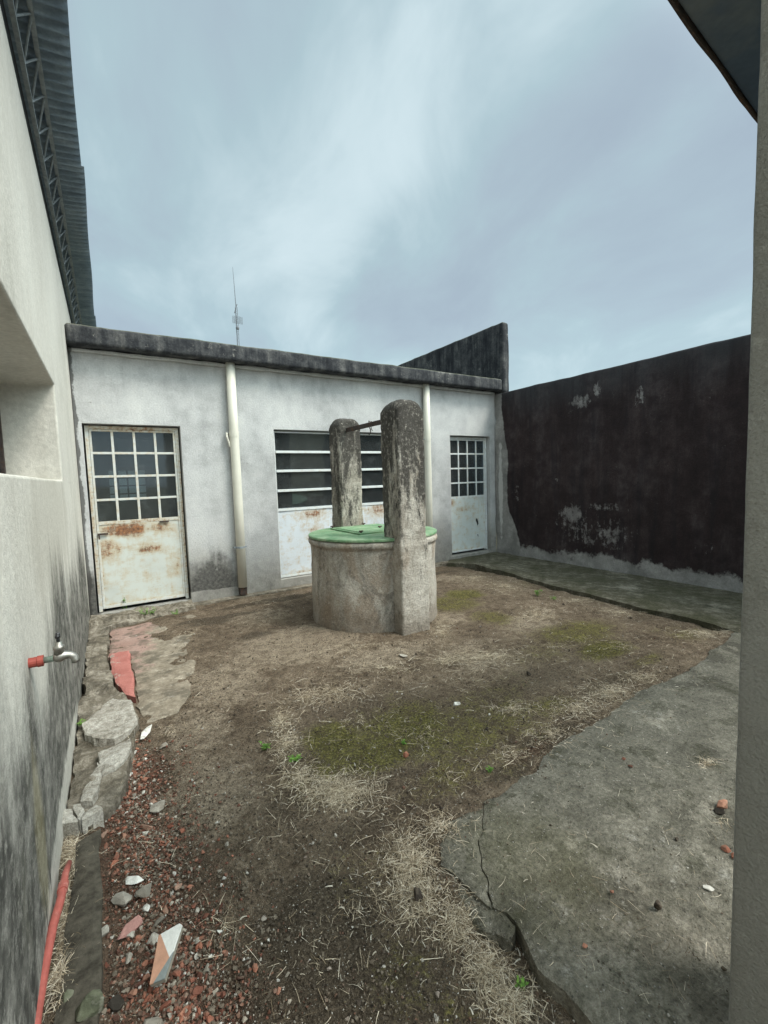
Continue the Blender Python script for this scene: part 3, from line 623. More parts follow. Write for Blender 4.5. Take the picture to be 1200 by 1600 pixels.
# porch slab: two pieces, parted by a real crack
CR = [at(*p)[:2] for p in ((757, 1262), (750, 1300), (752, 1330), (757, 1362), (757, 1388), (768, 1412))]
CR = [tuple(p) for p in CR]
off = lambda p, d: (p[0] + d, p[1])
main = [SLAB_EDGE[i] for i in range(7)] + [off(p, .0022) for p in CR] + [(1.035, .95), (.985, .76), (1.0, .55), (1.03, -1.5), (4.6, -1.5), (4.6, 1.0)]
main[0] = (4.60, 1.58)
V, F = poly_slab(main, 0., .11, .03, .022, .006, 4, 11.); o = link('porch_slab', V, F, MT['slab'], smooth=False); tag(o, 'old grey concrete porch slab with broken front edge and lichen', 'concrete slab', kind='structure')
small = [off(p, -.0022) for p in CR[::-1]] + [(1.20, 1.362), (1.09, 1.37), (.965, 1.22), (.985, 1.12)]
V, F = poly_slab(small, -.003, .09, .02, .022, .006, 4, 11.); o = link('slab_corner', V, F, MT['slab']); tag(o, 'cracked off corner piece of the porch slab', 'concrete slab', kind='structure')
V, F = poly_slab(STRIP_EDGE + [(6.06, -1.5 + 3.0), (6.06, 5.8), (4.95, 5.8)], lambda x, y: .0 + .02 * (x - 4.7) * .5, .14, .05, .03, .007, 24, 4.); o = link('path', V, F, MT['strip']); tag(o, 'mossy raised concrete strip along the foot of the dark wall', 'path', kind='structure')
V, F = poly_slab([(-.26, 2.30), (-.16, 2.22), (-.075, 2.32), (-.02, 2.60), (.03, 2.82), (.055, 3.1), (.05, 3.36), (-.06, 3.7), (-.09, 4.3), (-.1, 5.1), (-.05, 5.35), (.35, 5.4), (.78, 5.5), (.8, 5.8), (-.26, 5.8)],
    lambda x, y: -.004 + (.03 if y > 5.45 else 0.), .1, .022, .03, .034, 31, 6.); o = link('concrete_border', V, F, MT['border']); tag(o, 'crumbling concrete apron along the foot of the cream wall', 'pavement', kind='structure')
V, F = poly_slab([(.075, 3.42), (.10, 3.05), (.28, 3.08), (.40, 3.3), (.55, 4.0), (.70, 4.8), (.75, 5.3), (-.07, 5.3), (-.085, 4.46), (.075, 4.44)], -.027, .1, .03, .02, .010, 41); o = link('red_path', V, F, MT['redpath']); tag(o, 'worn path with faded pink floor paint by the left door', 'path', kind='structure')
V, F = poly_slab([(-.085, 4.42), (.068, 4.42), (.062, 3.39), (.0, 3.5), (-.06, 3.85)], .008, .1, .02, .010, .004, 43); o = link('red_kerb', V, F, MT['redstrip']); tag(o, 'bright red painted step wedge beside the crumbling apron', 'path', kind='structure')
V, F = poly_slab([(-.205, 2.15), (-.125, 2.20), (-.115, 1.5), (-.135, 1.2), (-.235, 1.1)], -.018, .1, .03, .008, .006, 51); o = link('edging', V, F, m_simple('dark_edging_concrete', (.075, .066, .052), .95, .5, 26, .008, .1)); tag(o, 'narrow dark concrete edging between dry grass and red rubble', 'edging', kind='structure')
b = MB().box(.8, 5.66, -.2, 4.9, 5.8, -.015); o = b.link('apron', MT['border']); tag(o, 'low concrete footing along the white facade', 'pavement', kind='structure')

# ------------------------------------------------------------------ left building
LX = -.26
lb = empty('plastered_building', (LX, 4, 0), 'tall cream plastered building along the left side with mould stained wall and tin eaves', 'building')
def wall_cells(us, zs, holes, plane, fixed, thick, res=None):
    """wall with rectangular openings; plane 'x' (u=y) or 'y' (u=x); returns MB"""
    b = MB()
    us = sorted(set(us + [h[i] for h in holes for i in (0, 1)])); zs = sorted(set(zs + [h[i] for h in holes for i in (2, 3)]))
    solid = lambda i, j: 0 <= i < len(us) - 1 and 0 <= j < len(zs) - 1 and not any(h[0] - 1e-6 <= us[i] and us[i + 1] <= h[1] + 1e-6 and h[2] - 1e-6 <= zs[j] and zs[j + 1] <= h[3] + 1e-6 for h in holes)
    idx = {}
    def vid(u, z, k):
        key = (round(u, 5), round(z, 5), k)
        if key not in idx:
            idx[key] = len(b.V); q = fixed + thick * k
            b.V.append((q, u, z) if plane == 'x' else (u, q, z))
        return idx[key]
    for i in range(len(us) - 1):
        for j in range(len(zs) - 1):
            if not solid(i, j): continue
            u0, u1, z0, z1 = us[i], us[i + 1], zs[j], zs[j + 1]
            b.F.append(tuple(vid(u, z, 0) for u, z in ((u0, z0), (u1, z0), (u1, z1), (u0, z1))))
            b.F.append(tuple(vid(u, z, 1) for u, z in ((u0, z1), (u1, z1), (u1, z0), (u0, z0))))
            for di, dj, e in ((-1, 0, ((u0, z0), (u0, z1))), (1, 0, ((u1, z0), (u1, z1))), (0, -1, ((u0, z0), (u1, z0))), (0, 1, ((u0, z1), (u1, z1)))):
                if not solid(i + di, j + dj):
                    (a, c), (d, f) = e; b.F.append((vid(a, c, 0), vid(d, f, 0), vid(d, f, 1), vid(a, c, 1)))
    return b
def recalc(o):
    bm = bmesh.new(); bm.from_mesh(o.data); bmesh.ops.recalc_face_normals(bm, faces=bm.faces); bm.to_mesh(o.data); bm.free()
def bevel(o, wd=.006, seg=2):
    md = o.modifiers.new('bevel', 'BEVEL'); md.width = wd; md.segments = seg; md.limit_method = 'ANGLE'; md.angle_limit = math.radians(40)
o = wall_cells([-3, 14], [-.25, 3.62], [(.9, 3.80, 1.50, 2.155)], 'x', LX, -.36).link('wall', MT['left'], lb); recalc(o); bevel(o, .012, 3)
# niche window: dark steel frame and glass set deep in the wall
wf = MB(); X0, X1 = -.60, -.56
for (a, c, d, e) in ((.9, .94, 1.50, 2.155), (3.76, 3.80, 1.50, 2.155), (.94, 3.76, 1.50, 1.54), (.94, 3.76, 2.115, 2.155), (2.30, 2.34, 1.54, 2.115)): wf.box(X0, a + .001, d + .001, X1, c - .001, e - .001)
wn = wf.link('window', MT['rustiron'], lb); MB().box(-.585, .94, 1.54, -.58, 3.76, 2.115).link('pane', MT['glass'], wn)
MB().box(-.66, .8, 1.4, -.64, 3.9, 2.3).link('blind', MT['dark'], wn)
# eaves: near-black board standing for the dark gap, lattice beam, corrugated sheets
MB().box(-.44, -3, 3.62, -.285, 14, 3.96).link('gap_fill_board', MT['dark'], lb)
tr = MB(); ya = np.arange(-1.4, 14, .145)
LC, UC = (-.238, 3.80), (-.172, 3.962)
tr.box(LC[0] - .012, -3, LC[1] - .012, LC[0] + .012, 14, LC[1] + .012); tr.box(UC[0] - .012, -3, UC[1] - .012, UC[0] + .012, 14, UC[1] + .012)
lat = tr.link('lattice_beam', MT['truss'], lb)
z_ = MB(); z_.tube([(LC[0] + .005, y, LC[1]) if k % 2 == 0 else (UC[0], y, UC[1]) for k, y in enumerate(ya)], .007, 6); z_.link('lattice_rods', MT['truss'], lat)
def corrugated(name, y0, y1, x0, x1, zedge, slope, parent):
    pitch = .076; ys = np.arange(y0, y1, pitch / 10); xs = np.linspace(x0, x1, 4); V = []; F = []
    for y in ys:
        for x in xs: V.append((x + (.004 * math.sin(y * 3.1) if x == x1 else 0), y, zedge + (x - x1) * slope + .010 * math.sin(2 * math.pi * y / pitch)))
    n = len(xs)
    for j in range(len(ys) - 1):
        for i in range(n - 1): a = j * n + i; F.append((a, a + 1, a + 1 + n, a + n))
    o = link(name, V, F, MT['sheet'], parent, True); md = o.modifiers.new('thickness', 'SOLIDIFY'); md.thickness = .002; return o
corrugated('roof_sheet', -3, 4.45, -3., -.006, 4.005, .10, lb); corrugated('roof_sheet', 4.38, 8.1, -3., .012, 4.012, .10, lb); corrugated('roof_sheet', 8.03, 14, -3., .022, 4.019, .10, lb)

# ------------------------------------------------------------------ outbuilding across the yard
FY = 5.8; D1 = (-.19, .785, .02, 2.14); WN = (1.93, 3.92, .10, 2.14); D3 = (5.0, 5.94, .05, 2.135)
ob = empty('outbuilding', (2.9, FY, 0), 'low whitewashed outbuilding across the yard with flat blackened roof edge and rusty glazed doors', 'building')
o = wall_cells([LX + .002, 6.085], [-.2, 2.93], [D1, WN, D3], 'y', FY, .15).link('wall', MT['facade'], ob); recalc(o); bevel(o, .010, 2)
o = wall_cells([LX + .002, 6.05], [-.2, 2.93], [(.02, .60, 1.17, 1.73), (.20, .77, 1.78, 2.28)], 'y', 9.0, .15).link('back_wall', MT['room'], ob); recalc(o)
lt = MB()
for k in range(5): x = .02 + .58 * k / 4; lt.box(x - .012, 9.0, 1.17, x + .012, 9.03, 1.73)
for k in range(5): z = 1.17 + .56 * k / 4; lt.box(.02, 9.031, z - .012, .60, 9.05, z + .012)
lt.link('back_window_grid', MT['darkiron'], ob)
MB().box(.02, 9.07, 1.17, .60, 9.075, 1.73).link('back_pane', MT['frost'], ob)
MB().box(.20, 9.07, 1.78, .77, 9.075, 2.28).link('back_pane', MT['skyrefl'], ob)  # added opening and pane, imitating a pale sky reflection in the door glass
MB().box(LX, 5.95, -.2, 6.05, 9.0, .0).link('floor', MT['room'], ob)
MB().box(1.5, 5.951, 0., 1.6, 8.99, 2.92).link('partition', MT['room'], ob)
P, Fc = grid_box((LX - .0, 5.585, 2.925), (6.055, 9.4, 3.125), .08, .035, .008, 5., 3); link('roof_slab', P, Fc, MT['black'], ob, True)
P, Fc = grid_box((6.058, 5.575, 2.90), (6.225, 9.4, 4.125), .07, .045, .010, 4., 8); link('parapet', P, Fc, MT['parapet'], ob, True)
# pale mortar line under the roof edge
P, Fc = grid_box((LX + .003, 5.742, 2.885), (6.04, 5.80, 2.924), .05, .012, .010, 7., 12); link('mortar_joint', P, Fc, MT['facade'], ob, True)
def door(xa, xb, za, zb, cols, panel_mat, frame_mat, split, y0, label=None):
    e = .035; fr = MB()
    fr.box(xa, y0, za, xa + e, y0 + .05, zb); fr.box(xb - e, y0, za, xb, y0 + .05, zb); fr.box(xa + e, y0, zb - e, xb - e, y0 + .05, zb); 
    d = fr.link('door', frame_mat, ob)
    if label: d['label'] = label
    bars = MB(); a, c = xa + e + .003, xb - e - .003; zt = zb - e - .003; w = .013
    bars.box(a, y0 + .006, za + .03, a + .022, y0 + .04, zt); bars.box(c - .022, y0 + .006, za + .03, c, y0 + .04, zt)
    bars.box(a + .022, y0 + .008, split - .02, c - .022, y0 + .038, split + .02); bars.box(a + .022, y0 + .008, zt - .022, c - .022, y0 + .038, zt)
    for k in range(1, cols): x = a + (c - a) * k / cols; bars.box(x - w, y0 + .010, split + .02, x + w, y0 + .036, zt - .022)
    for k in range(1, 4):
        z = split + (zt - split) * k / 4
        for i in range(cols): x0, x1 = a + (c - a) * i / cols, a + (c - a) * (i + 1) / cols; bars.box(x0 + (w if i else .022), y0 + .012, z - w, x1 - (w if i < cols - 1 else .022), y0 + .034, z + w)
    o = bars.link('glazing_bars', frame_mat, d); bevel(o, .002, 1)
    MB().box(a + .01, y0 + .02, split + .005, c - .01, y0 + .024, zt - .005).link('pane', MT['glass'], d)
    P, Fc = grid_box((a + .004, y0 + .014, za + .032), (c - .004, y0 + .032, split - .012), .04, .006, 0); P = P.copy()
    P[:, 1] += .006 * np.sin(P[:, 0] * 5.) * np.sin((P[:, 2]) * 4.); link('door_panel', P, Fc, panel_mat, d, True)
    ed = MB(); ed.box(a + .0225, y0 + .004, za + .03, c - .0225, y0 + .0135, za + .06); ed.link('kick_rail', frame_mat, d)
    return d
d1 = door(-.172, .768, .03, 2.125, 4, MT['door1'], MT['frame'], 1.035, 5.872, 'rust blotched white steel door with sixteen dusty panes')
hb = MB(); hb.box(-.128, 5.86, .905, -.03, 5.872, .925); hb.tube([(-.115, 5.872, .91), (-.115, 5.846, .91), (-.115, 5.846, .86)], .007, 8); hb.link('handle', MT['rustiron'], d1)
hb = MB(); hb.box(.50, 5.862, 1.0, .60, 5.874, 1.018); hb.link('latch', MT['rustiron'], d1)
d3 = door(5.012, 5.925, .06, 2.12, 4, MT['door3'], MT['cleanframe'], 1.06, 5.875, 'narrow white steel door with a torn rusty hole in its lower panel')
hole = [(.0, .06), (.03, .05), (.05, .0), (.055, -.05), (.03, -.08), (.015, -.03), (-.01, .02)]
hv = [(5.66 + p[0], 5.8875, .60 + p[1]) for p in hole] + [(5.66 + p[0], 5.891, .60 + p[1]) for p in hole]; k = len(hole)
link('torn_hole', hv, [tuple(range(k - 1, -1, -1))] + [(i, (i + 1) % k, (i + 1) % k + k, i + k) for i in range(k)], MT['dark'], d3)
hv = [(5.69 + p[0] * .5, 5.8875, .34 + p[1] * .4) for p in hole] + [(5.69 + p[0] * .5, 5.891, .34 + p[1] * .4) for p in hole]
link('torn_hole', hv, [tuple(range(k - 1, -1, -1))] + [(i, (i + 1) % k, (i + 1) % k + k, i + k) for i in range(k)], MT['dark'], d3)
# louvred shutter window
fr = MB(); xa, xb, za, zb, y0 = 1.94, 3.91, .11, 2.125, 5.868
fr.box(xa, y0, za, xa + .02, y0 + .05, zb); fr.box(xb - .02, y0, za, xb, y0 + .05, zb); fr.box(xa + .02, y0, zb - .02, xb - .02, y0 + .05, zb); fr.box(xa + .02, y0, 1.035, xb - .02, y0 + .05, 1.07); fr.box(xa + .02, y0, za, xb - .02, y0 + .05, za + .03)
wd = fr.link('window', MT['cleanframe'], ob)
bz = [1.07, 1.315, 1.585, 1.845, 2.105]
for z in bz[1:4]: o = MB().box(xa + .021, y0 - .012, z - .017, xb - .021, y0 + .035, z + .017).link('window_bar', MT['cleanframe'], wd); bevel(o, .003, 1)
for i in range(4):
    MB().add([(xa + .02, y0 + .036, bz[i]), (xb - .02, y0 + .036, bz[i]), (xb - .02, y0 + .018, bz[i + 1]), (xa + .02, y0 + .018, bz[i + 1]), (xa + .02, y0 + .04, bz[i]), (xb - .02, y0 + .04, bz[i]), (xb - .02, y0 + .022, bz[i + 1]), (xa + .02, y0 + .022, bz[i + 1])],
        [(0, 1, 2, 3), (7, 6, 5, 4), (0, 4, 5, 1), (3, 2, 6, 7), (0, 3, 7, 4), (1, 5, 6, 2)]).link('pane', MT['glass'], wd)
for xs_ in ((xa + .021, 2.925), (2.932, xb - .021)):
    P, Fc = grid_box((xs_[0], y0 + .012, za + .031), (xs_[1], y0 + .03, 1.034), .05, .005, 0); P[:, 1] += .004 * np.sin(P[:, 0] * 6) * np.sin(P[:, 2] * 5); link('lower_panel', P, Fc, MT['winpanel'], wd, True)
# downpipes
def downpipe(x, zb, elbow, clamps):
    p = MB(); p.tube([(x, 5.735, 2.93), (x, 5.735, 2.1), (x + .004, 5.735, 1.2), (x + .002, 5.735, zb)], .056, 20)
    o = p.link('downpipe', MT['pvc'], ob, True); o.data.polygons.foreach_set('use_smooth', [len(q.vertices) == 4 for q in o.data.polygons])
    j = MB(); j.tube([(x, 5.735, 2.02), (x, 5.735, 2.09)], .060, 20); j.link('pipe_joint', MT['pvc'], o, False)
    for z in clamps:
        c = MB(); c.tube([(x, 5.735, z - .012), (x, 5.735, z + .012)], .0595, 16); c.box(x - .085, 5.73, z - .01, x - .055, 5.745, z + .01); c.box(x + .055, 5.73, z - .01, x + .08, 5.745, z + .01); c.tube([(x - .078, 5.735, z), (x - .078, 5.80, z)], .006, 6); c.tube([(x + .074, 5.735, z), (x + .074, 5.80, z)], .006, 6)
        c.link('clamp', MT['truss'], o)
    if elbow: e = MB(); e.box(x - .04, 5.70, zb - .10, x + .045, 5.79, zb + .005); e.link('pipe_outlet', MT['rustiron'], o)
    return o
dp = downpipe(1.395, .10, True, (.62, )); hk = MB(); hk.tube([(1.34, 5.79, 2.06), (1.31, 5.75, 2.07), (1.305, 5.73, 2.02), (1.325, 5.725, 1.95), (1.335, 5.73, 1.90)], .012, 8); hk.link('loose_strap', MT['pvc'], dp)
downpipe(4.46, .02, False, (2.05,))

# ------------------------------------------------------------------ right boundary wall
MB().box(6.09, 5.952, -.2, 6.20, 9.16, 2.899).link('side_wall', MT['room'], ob)
P, Fc = grid_box((6.06, -1.5, -.2), (6.222, 5.80, 2.895), .09, .03, .010, 3., 5); o = link('boundary_wall', P, Fc, MT['right'], None, True, (6.14, 3, 0)); tag(o, 'high tar black boundary wall on the right with peeling pale patches', 'wall')

# ------------------------------------------------------------------ well
WC = (2.40, 4.08); WR = .67
we = empty('water_well', (WC[0], WC[1], -.05), 'round weathered concrete well with two stout round topped pillars in the middle of the yard', 'well')
prof = [(WR - .0, -.12), (WR + .004, .0)] + [(WR - .002 + .004 * math.sin(z * 9), z) for z in np.arange(.05, .78, .05)] + [(WR - .004, .780), (WR + .012, .786), (WR + .020, .80), (WR + .022, .82), (WR + .016, .838), (WR, .848), (WR - .03, .850)]
mb = MB().lathe(WC, prof, 160); V = np.array(mb.V); d = V - np.array([WC[0], WC[1], 0]); d[:, 2] = 0; d /= np.maximum(np.linalg.norm(d, axis=1, keepdims=True), 1e-6)
V = V + d * (.006 * fbm(V, 5, 4, 2) + .003 * fbm(V, 25, 2, 6))[:, None]; o = link('well_ring', V, mb.F, MT['well'], we, True)
o.data.polygons.foreach_set('use_smooth', [len(p.vertices) == 4 for p in o.data.polygons])
def pillar(x0, x1, y0, y1, z0, zt, seed, name='pillar'):
    P, Fc = grid_box((x0, y0, z0), (x1, y1, zt), .02, .022, .0, 6., seed)
    cx, cy, hx, hy = (x0 + x1) / 2, (y0 + y1) / 2, (x1 - x0) / 2, (y1 - y0) / 2
    u = np.clip(np.abs(P[:, 0] - cx) / hx, 0, 1); v = np.clip(np.abs(P[:, 1] - cy) / hy, 0, 1)
    t = smooth(zt - .25, zt, P[:, 2]); P[:, 2] -= t * (.075 * u ** 3.2 + .035 * v ** 3.5)
    dn = np.c_[(P[:, 0] - cx) / hx, (P[:, 1] - cy) / hy, np.zeros(len(P))]
    P = P + dn * ((.003 * fbm(P, 4, 3, seed) + .004 * fbm(P, 20, 4, seed + 3, .6)))[:, None]; P[:, 2] += .008 * fbm(P, 7, 3, seed + 9) * t
    if z0 < 0: P[:, :2] += dn[:, :2] * (smooth(.86, .80, P[:, 2]) * .012)[:, None]
    return link(name, P, Fc, MT['pillar'], we, True)
pillar(2.236, 2.535, 3.30, 3.60, -.12, 2.165, 11); pillar(2.285, 2.57, 4.575, 4.85, .70, 2.165, 23)
br = MB(); br.box(2.375, 3.58, 1.985, 2.381, 4.60, 2.035); br.box(2.381, 3.58, 2.029, 2.415, 4.60, 2.035)
cb = br.link('crossbar', MT['rustiron'], we)
hk = MB(); hk.tube([(2.378, 4.02, 2.04), (2.362, 4.02, 2.05), (2.358, 4.02, 1.99), (2.378, 4.02, 1.96), (2.38, 4.025, 1.93), (2.37, 4.03, 1.905), (2.355, 4.03, 1.915)], .005, 6); hk.tube([(2.378, 3.99, 2.04), (2.36, 3.985, 2.03), (2.365, 3.98, 1.96), (2.375, 3.97, 1.94)], .004, 6); hk.link('wire_hook', MT['rustiron'], cb)
# green cover: round sheet with a planked hatch
cv = empty('well_cover', (WC[0], WC[1], .852), 'faded green round well cover with a planked hatch', 'cover')
mb = MB().lathe(WC, [(.60, .8525), (WR + .012, .8525), (WR + .018, .858), (WR + .018, .876), (WR + .010, .880), (.3, .884)], 96); o = mb.link('cover_disc', MT['green'], cv, True); o.data.polygons.foreach_set('use_smooth', [False] * len(o.data.polygons))
hx0, hx1, hy0, hy1 = 2.11, 2.74, 3.86, 4.54
hm = MB(); hm.box(hx0, hy0, .886, hx1, hy0 + .03, .900); hm.box(hx0, hy1 - .03, .886, hx1, hy1, .900); hm.box(hx0, hy0 + .03, .886, hx0 + .03, hy1 - .03, .900); hm.box(hx1 - .03, hy0 + .03, .886, hx1, hy1 - .03, .900); hf = hm.link('hatch', MT['green'], cv); bevel(hf, .003, 1)
MB().box(hx0 + .031, hy0 + .031, .8845, hx1 - .031, hy1 - .031, .8875).link('hatch_gap_shade', MT['dark'], hf)  # dark plate standing for the shade between the planks
n = 3; ph = (hy1 - hy0 - .07) / n
for k in range(n):
    a = hy0 + .035 + k * ph; o = MB().box(hx0 + .038, a + .009, .888, hx1 - .036, a + ph - .009, .906).link('plank', MT['green'], hf); bevel(o, .004, 1)
for (x, y) in ((hx0 + .035, hy0 + .02), (hx0 + .42, hy1 - .03), (hx0 + .40, hy0 + .25), (hx0 + .02, hy1 - .02)):
    q = MB(); q.tube([(x, y, .895), (x, y, .922)], .009, 8); q.tube([(x - .022, y, .918), (x + .022, y, .918)], .007, 8); q.link('hinge_pin', MT['rustiron'], hf)

# ------------------------------------------------------------------ porch (column and canopy over the camera's right)
po = empty('porch', (1.35, .25, 0), 'rendered porch column with dark canopy at the right edge of the yard', 'porch')
P, Fc = grid_box((1.2, .10, -.1), (1.52, .405, 2.80), .04, .014, .0012, 9., 2); link('column', P, Fc, MT['column'], po, True)
P, Fc = grid_box((1.02, -.35, 2.802), (4.9, .70, 2.90), .1, .012, .001, 4., 3); c_, s_ = math.cos(.045), math.sin(.045)
P[:, 1] += (P[:, 0] - 1.46) * .062; link('canopy', P, Fc, MT['canopy'], po, True)
tv = []
for k in range(60):
    x = 1.02 + 3.88 * k / 59; y = .702 + (x - 1.46) * .062 + random.uniform(-.001, .001) + .0015 * math.sin(k * .9); z = random.uniform(-.0015, .001)
    tv += [(x, y, 2.796 + z), (x, y + .008, 2.796 + z), (x, y + .008, 2.91), (x, y, 2.91)]
tf = []
for k in range(59):
    a = 4 * k
    for i in range(4): tf.append((a + i, a + (i + 1) % 4, a + 4 + (i + 1) % 4, a + 4 + i))
tf += [(0, 3, 2, 1), (236, 237, 238, 239)]
link('edge_trim', tv, tf, MT['rustiron'], po)

# ------------------------------------------------------------------ tap and pipe on the left wall
TY, TZ = 1.83, .875
tp = empty('water_tap', (LX, TY, TZ), 'chromed garden tap with red collar sticking out of the cream wall', 'tap')
MB().tube([(LX - .02, TY, TZ), (LX + .022, TY, TZ), (LX + .024, TY, TZ), (LX + .040, TY, TZ)], [.0165, .0165, .0185, .0185], 14).link('pipe_collar', MT['redplastic'], tp, False)
MB().tube([(LX + .036, TY, TZ), (LX + .064, TY, TZ), (LX + .066, TY, TZ + .001), (LX + .078, TY, TZ + .002)], [.0105, .0105, .012, .012], 12).link('inlet', MT['verdigris'], tp, True)
tb = MB(); tb.tube([(LX + .066, TY, TZ + .002), (LX + .074, TY, TZ + .002), (LX + .085, TY, TZ + .003), (LX + .098, TY, TZ + .004), (LX + .112, TY, TZ + .002), (LX + .122, TY, TZ - .006), (LX + .126, TY, TZ - .018), (LX + .127, TY, TZ - .026)], [.012, .017, .0195, .015, .0125, .0125, .0125, .014], 16)
tb.tube([(LX + .083, TY, TZ + .01), (LX + .083, TY, TZ + .028), (LX + .083, TY, TZ + .030), (LX + .083, TY, TZ + .040), (LX + .083, TY, TZ + .042), (LX + .083, TY, TZ + .054)], [.0165, .0145, .0165, .0165, .0115, .009], 16)
tb.link('tap_body', MT['chrome'], tp, True)
tk = MB(); tk.tube([(LX + .083, TY, TZ + .052), (LX + .083, TY, TZ + .068)], .005, 10); tk.tube([(LX + .083, TY - .016, TZ + .078), (LX + .083, TY - .010, TZ + .074), (LX + .083, TY, TZ + .072), (LX + .083, TY + .010, TZ + .074), (LX + .083, TY + .016, TZ + .078)], [.006, .008, .008, .008, .006], 10)
tk.tube([(LX + .083, TY, TZ + .068), (LX + .083, TY, TZ + .086)], [.008, .006], 10); tk.link('tap_handle', MT['black_knob'], tp, True)
pp = [tuple(at(u, v, z)) for u, v, z in ((108, 1348, -.02), (102, 1366, .015), (95, 1405, .022), (82, 1450, .022), (70, 1510, .022), (58, 1580, .02), (48, 1650, .02), (36, 1750, .02))]
o = MB().tube(pp, [.010, .012, .0135, .0135, .0135, .0135, .0135, .0135], 14).link('plastic_pipe', MT['pink'], None, True, pp[2]); tag(o, 'faded pink plastic pipe lying along the foot of the left wall', 'pipe')
MB().tube([np.array(pp[1]) * .6 + np.array(pp[2]) * .4, np.array(pp[1]) * .3 + np.array(pp[2]) * .7], .0165, 14).link('pipe_coupling', MT['pink'], o)

# ------------------------------------------------------------------ radio mast far behind
mx, my = 15.77, 60.
ma = empty('radio_mast', (mx, my, -.2), 'thin distant lattice radio mast with grid dish behind the outbuilding', 'mast')
m_ = MB()
for (a, b2) in ((-.16, -.1), (.16, -.1), (0, .18)): m_.tube([(mx + a, my + b2, -.2), (mx + a * .8, my + b2 * .8, 24.2)], .03, 5)
for k in range(48):
    z = .5 * k; m_.tube([(mx - .16, my - .1, z), (mx + .16, my - .1, z + .25)], .014, 4); m_.tube([(mx + .16, my - .1, z + .25), (mx - .16, my - .1, z + .5)], .014, 4)
m_.link('lattice', MT['mast'], ma)
MB().tube([(mx, my, 24.), (mx - .15, my, 29.2)], [.05, .02], 6).link('whip_antenna', MT['mast'], ma)
gd = MB()
for k in range(9): z = 22.0 + .11 * k; gd.tube([(mx - .62, my - .5 + .12, z), (mx, my - .5, z), (mx + .62, my - .5 + .12, z)], .016, 4)
for k in range(7): x = -.62 + 1.24 * k / 6; gd.tube([(mx + x, my - .5 + .2 * abs(x), 22.), (mx + x, my - .5 + .2 * abs(x), 22.88)], .016, 4)
gd.link('grid_dish', MT['mast'], ma)
MB().lathe((mx - .05, my - .35), [(.05, 21.25), (.2, 21.3), (.22, 21.5), (.1, 21.65)], 12).link('radio_box', MT['mast'], ma)
ya_ = MB(); ya_.tube([(mx + .15, my, 24.6), (mx - .25, my, 23.4)], .05, 5)
ya_.link('panel_antenna', MT['mast'], ma)

# ------------------------------------------------------------------ stones, bricks and shards, each its own object
def on_ground(x, y):
    if y < 1.40 and x > 1.02: return .0
    if -.26 < x < .03 and 2.35 < y < 5.3: return .015
    return float(soil_z([x], [y])[0])
def stone(name, pos, dims, mat, label, cat, seed, rot=None, group=None, sink=.25, n=16, flat=0., tilt=.25):
    V, F = hull_stone(seed, dims, n, flat); r = np.random.default_rng(seed); V = V @ (rotmat(r, tilt) if rot is None else rot).T
    z = on_ground(pos[0], pos[1]) - V[:, 2].min() * (1 - sink)
    me = bpy.data.meshes.new(name); me.from_pydata(V.tolist(), [], F); me.materials.append(mat)
    o = bpy.data.objects.new(name, me); COL.objects.link(o); o.location = (pos[0], pos[1], z); md = o.modifiers.new('bevel', 'BEVEL'); md.width = min(dims) * .05; md.segments = 1
    return tag(o, label, cat, group)
def P_(u, v): return at(u, v, -.02)
# the patterned tile fragment, standing propped on the rubble
def tile():
    m = Mat('cement_tile_face', .7, .3); oc = m.objc(); x, y, z = m.xyz(oc); n = m.noise(40, 5, .7)
    c = m.mix((x * 1.0 + y * .25).step(.006, .008), (.46, .25, .17), (.62, .61, .58)); c = m.mix((y + x * -.75).step(-.026, -.028), c, (.20, .22, .215)); c = m.mul(c, n * .7 + .65)
    c = m.mix(z.step(-.004, -.006), c, (.30, .27, .22)); m.color(c); m.bump(n, .002, .7)
    out = [(-.048, -.052), (-.006, -.062), (.056, .046), (.048, .056), (-.014, .060)]; k = len(out)
    V = [(p[0], p[1], 0) for p in out] + [(p[0], p[1], -.02) for p in out]
    me = bpy.data.meshes.new('tile_fragment'); me.from_pydata(V, [], [tuple(range(k)), tuple(range(2 * k - 1, k - 1, -1))] + [(i, i + k, (i + 1) % k + k, (i + 1) % k) for i in range(k)]); me.materials.append(m.m)
    o = bpy.data.objects.new('tile_fragment', me); COL.objects.link(o); p = at(258, 1495, .0); o.location = (p[0], p[1], .012)
    o.rotation_euler = (math.radians(16), math.radians(-14), math.radians(-6)); bevel(o, .0015, 1)
    tag(o, 'broken cement floor tile with orange, white and grey triangles on the rubble', 'tile')
tile()
stone('plaster_shard', P_(205, 1430), (.12, .05, .03), m_simple('pink_plaster', (.36, .19, .165), .9, .25, 30, .004), 'flat pink plaster shard just behind the patterned tile', 'rubble', 501, rot=rotmat(np.random.default_rng(3), .1))
stone('stone_slab', P_(245, 1250), (.10, .075, .035), MT['grey'], 'rounded grey stone on the right side of the red rubble', 'stone', 502, n=26, tilt=.1)
stone('plaster_shard', P_(207, 1362), (.085, .045, .028), MT['pale'], 'largest white plaster shard in the middle of the rubble', 'rubble', 503)
stone('stone', P_(225, 1382), (.07, .06, .05), MT['grey'], 'brownish stone right below the largest white shard', 'stone', 504)
stone('stone', P_(190, 1392), (.12, .05, .035), MT['grey'], 'long grey stone left of the brownish stone in the rubble', 'stone', 505)
stone('stone', P_(238, 1448), (.05, .045, .03), MT['grey'], 'small tan stone touching the top of the patterned tile', 'stone', 506)
stone('plaster_chip', P_(228, 1402), (.045, .03, .02), MT['pale'], 'bright white plaster chip between the shards and the tile', 'rubble', 507)
stone('plaster_chip', P_(235, 1243), (.03, .02, .012), MT['pale'], 'tiny white chip beside the rounded grey stone', 'rubble', 508)
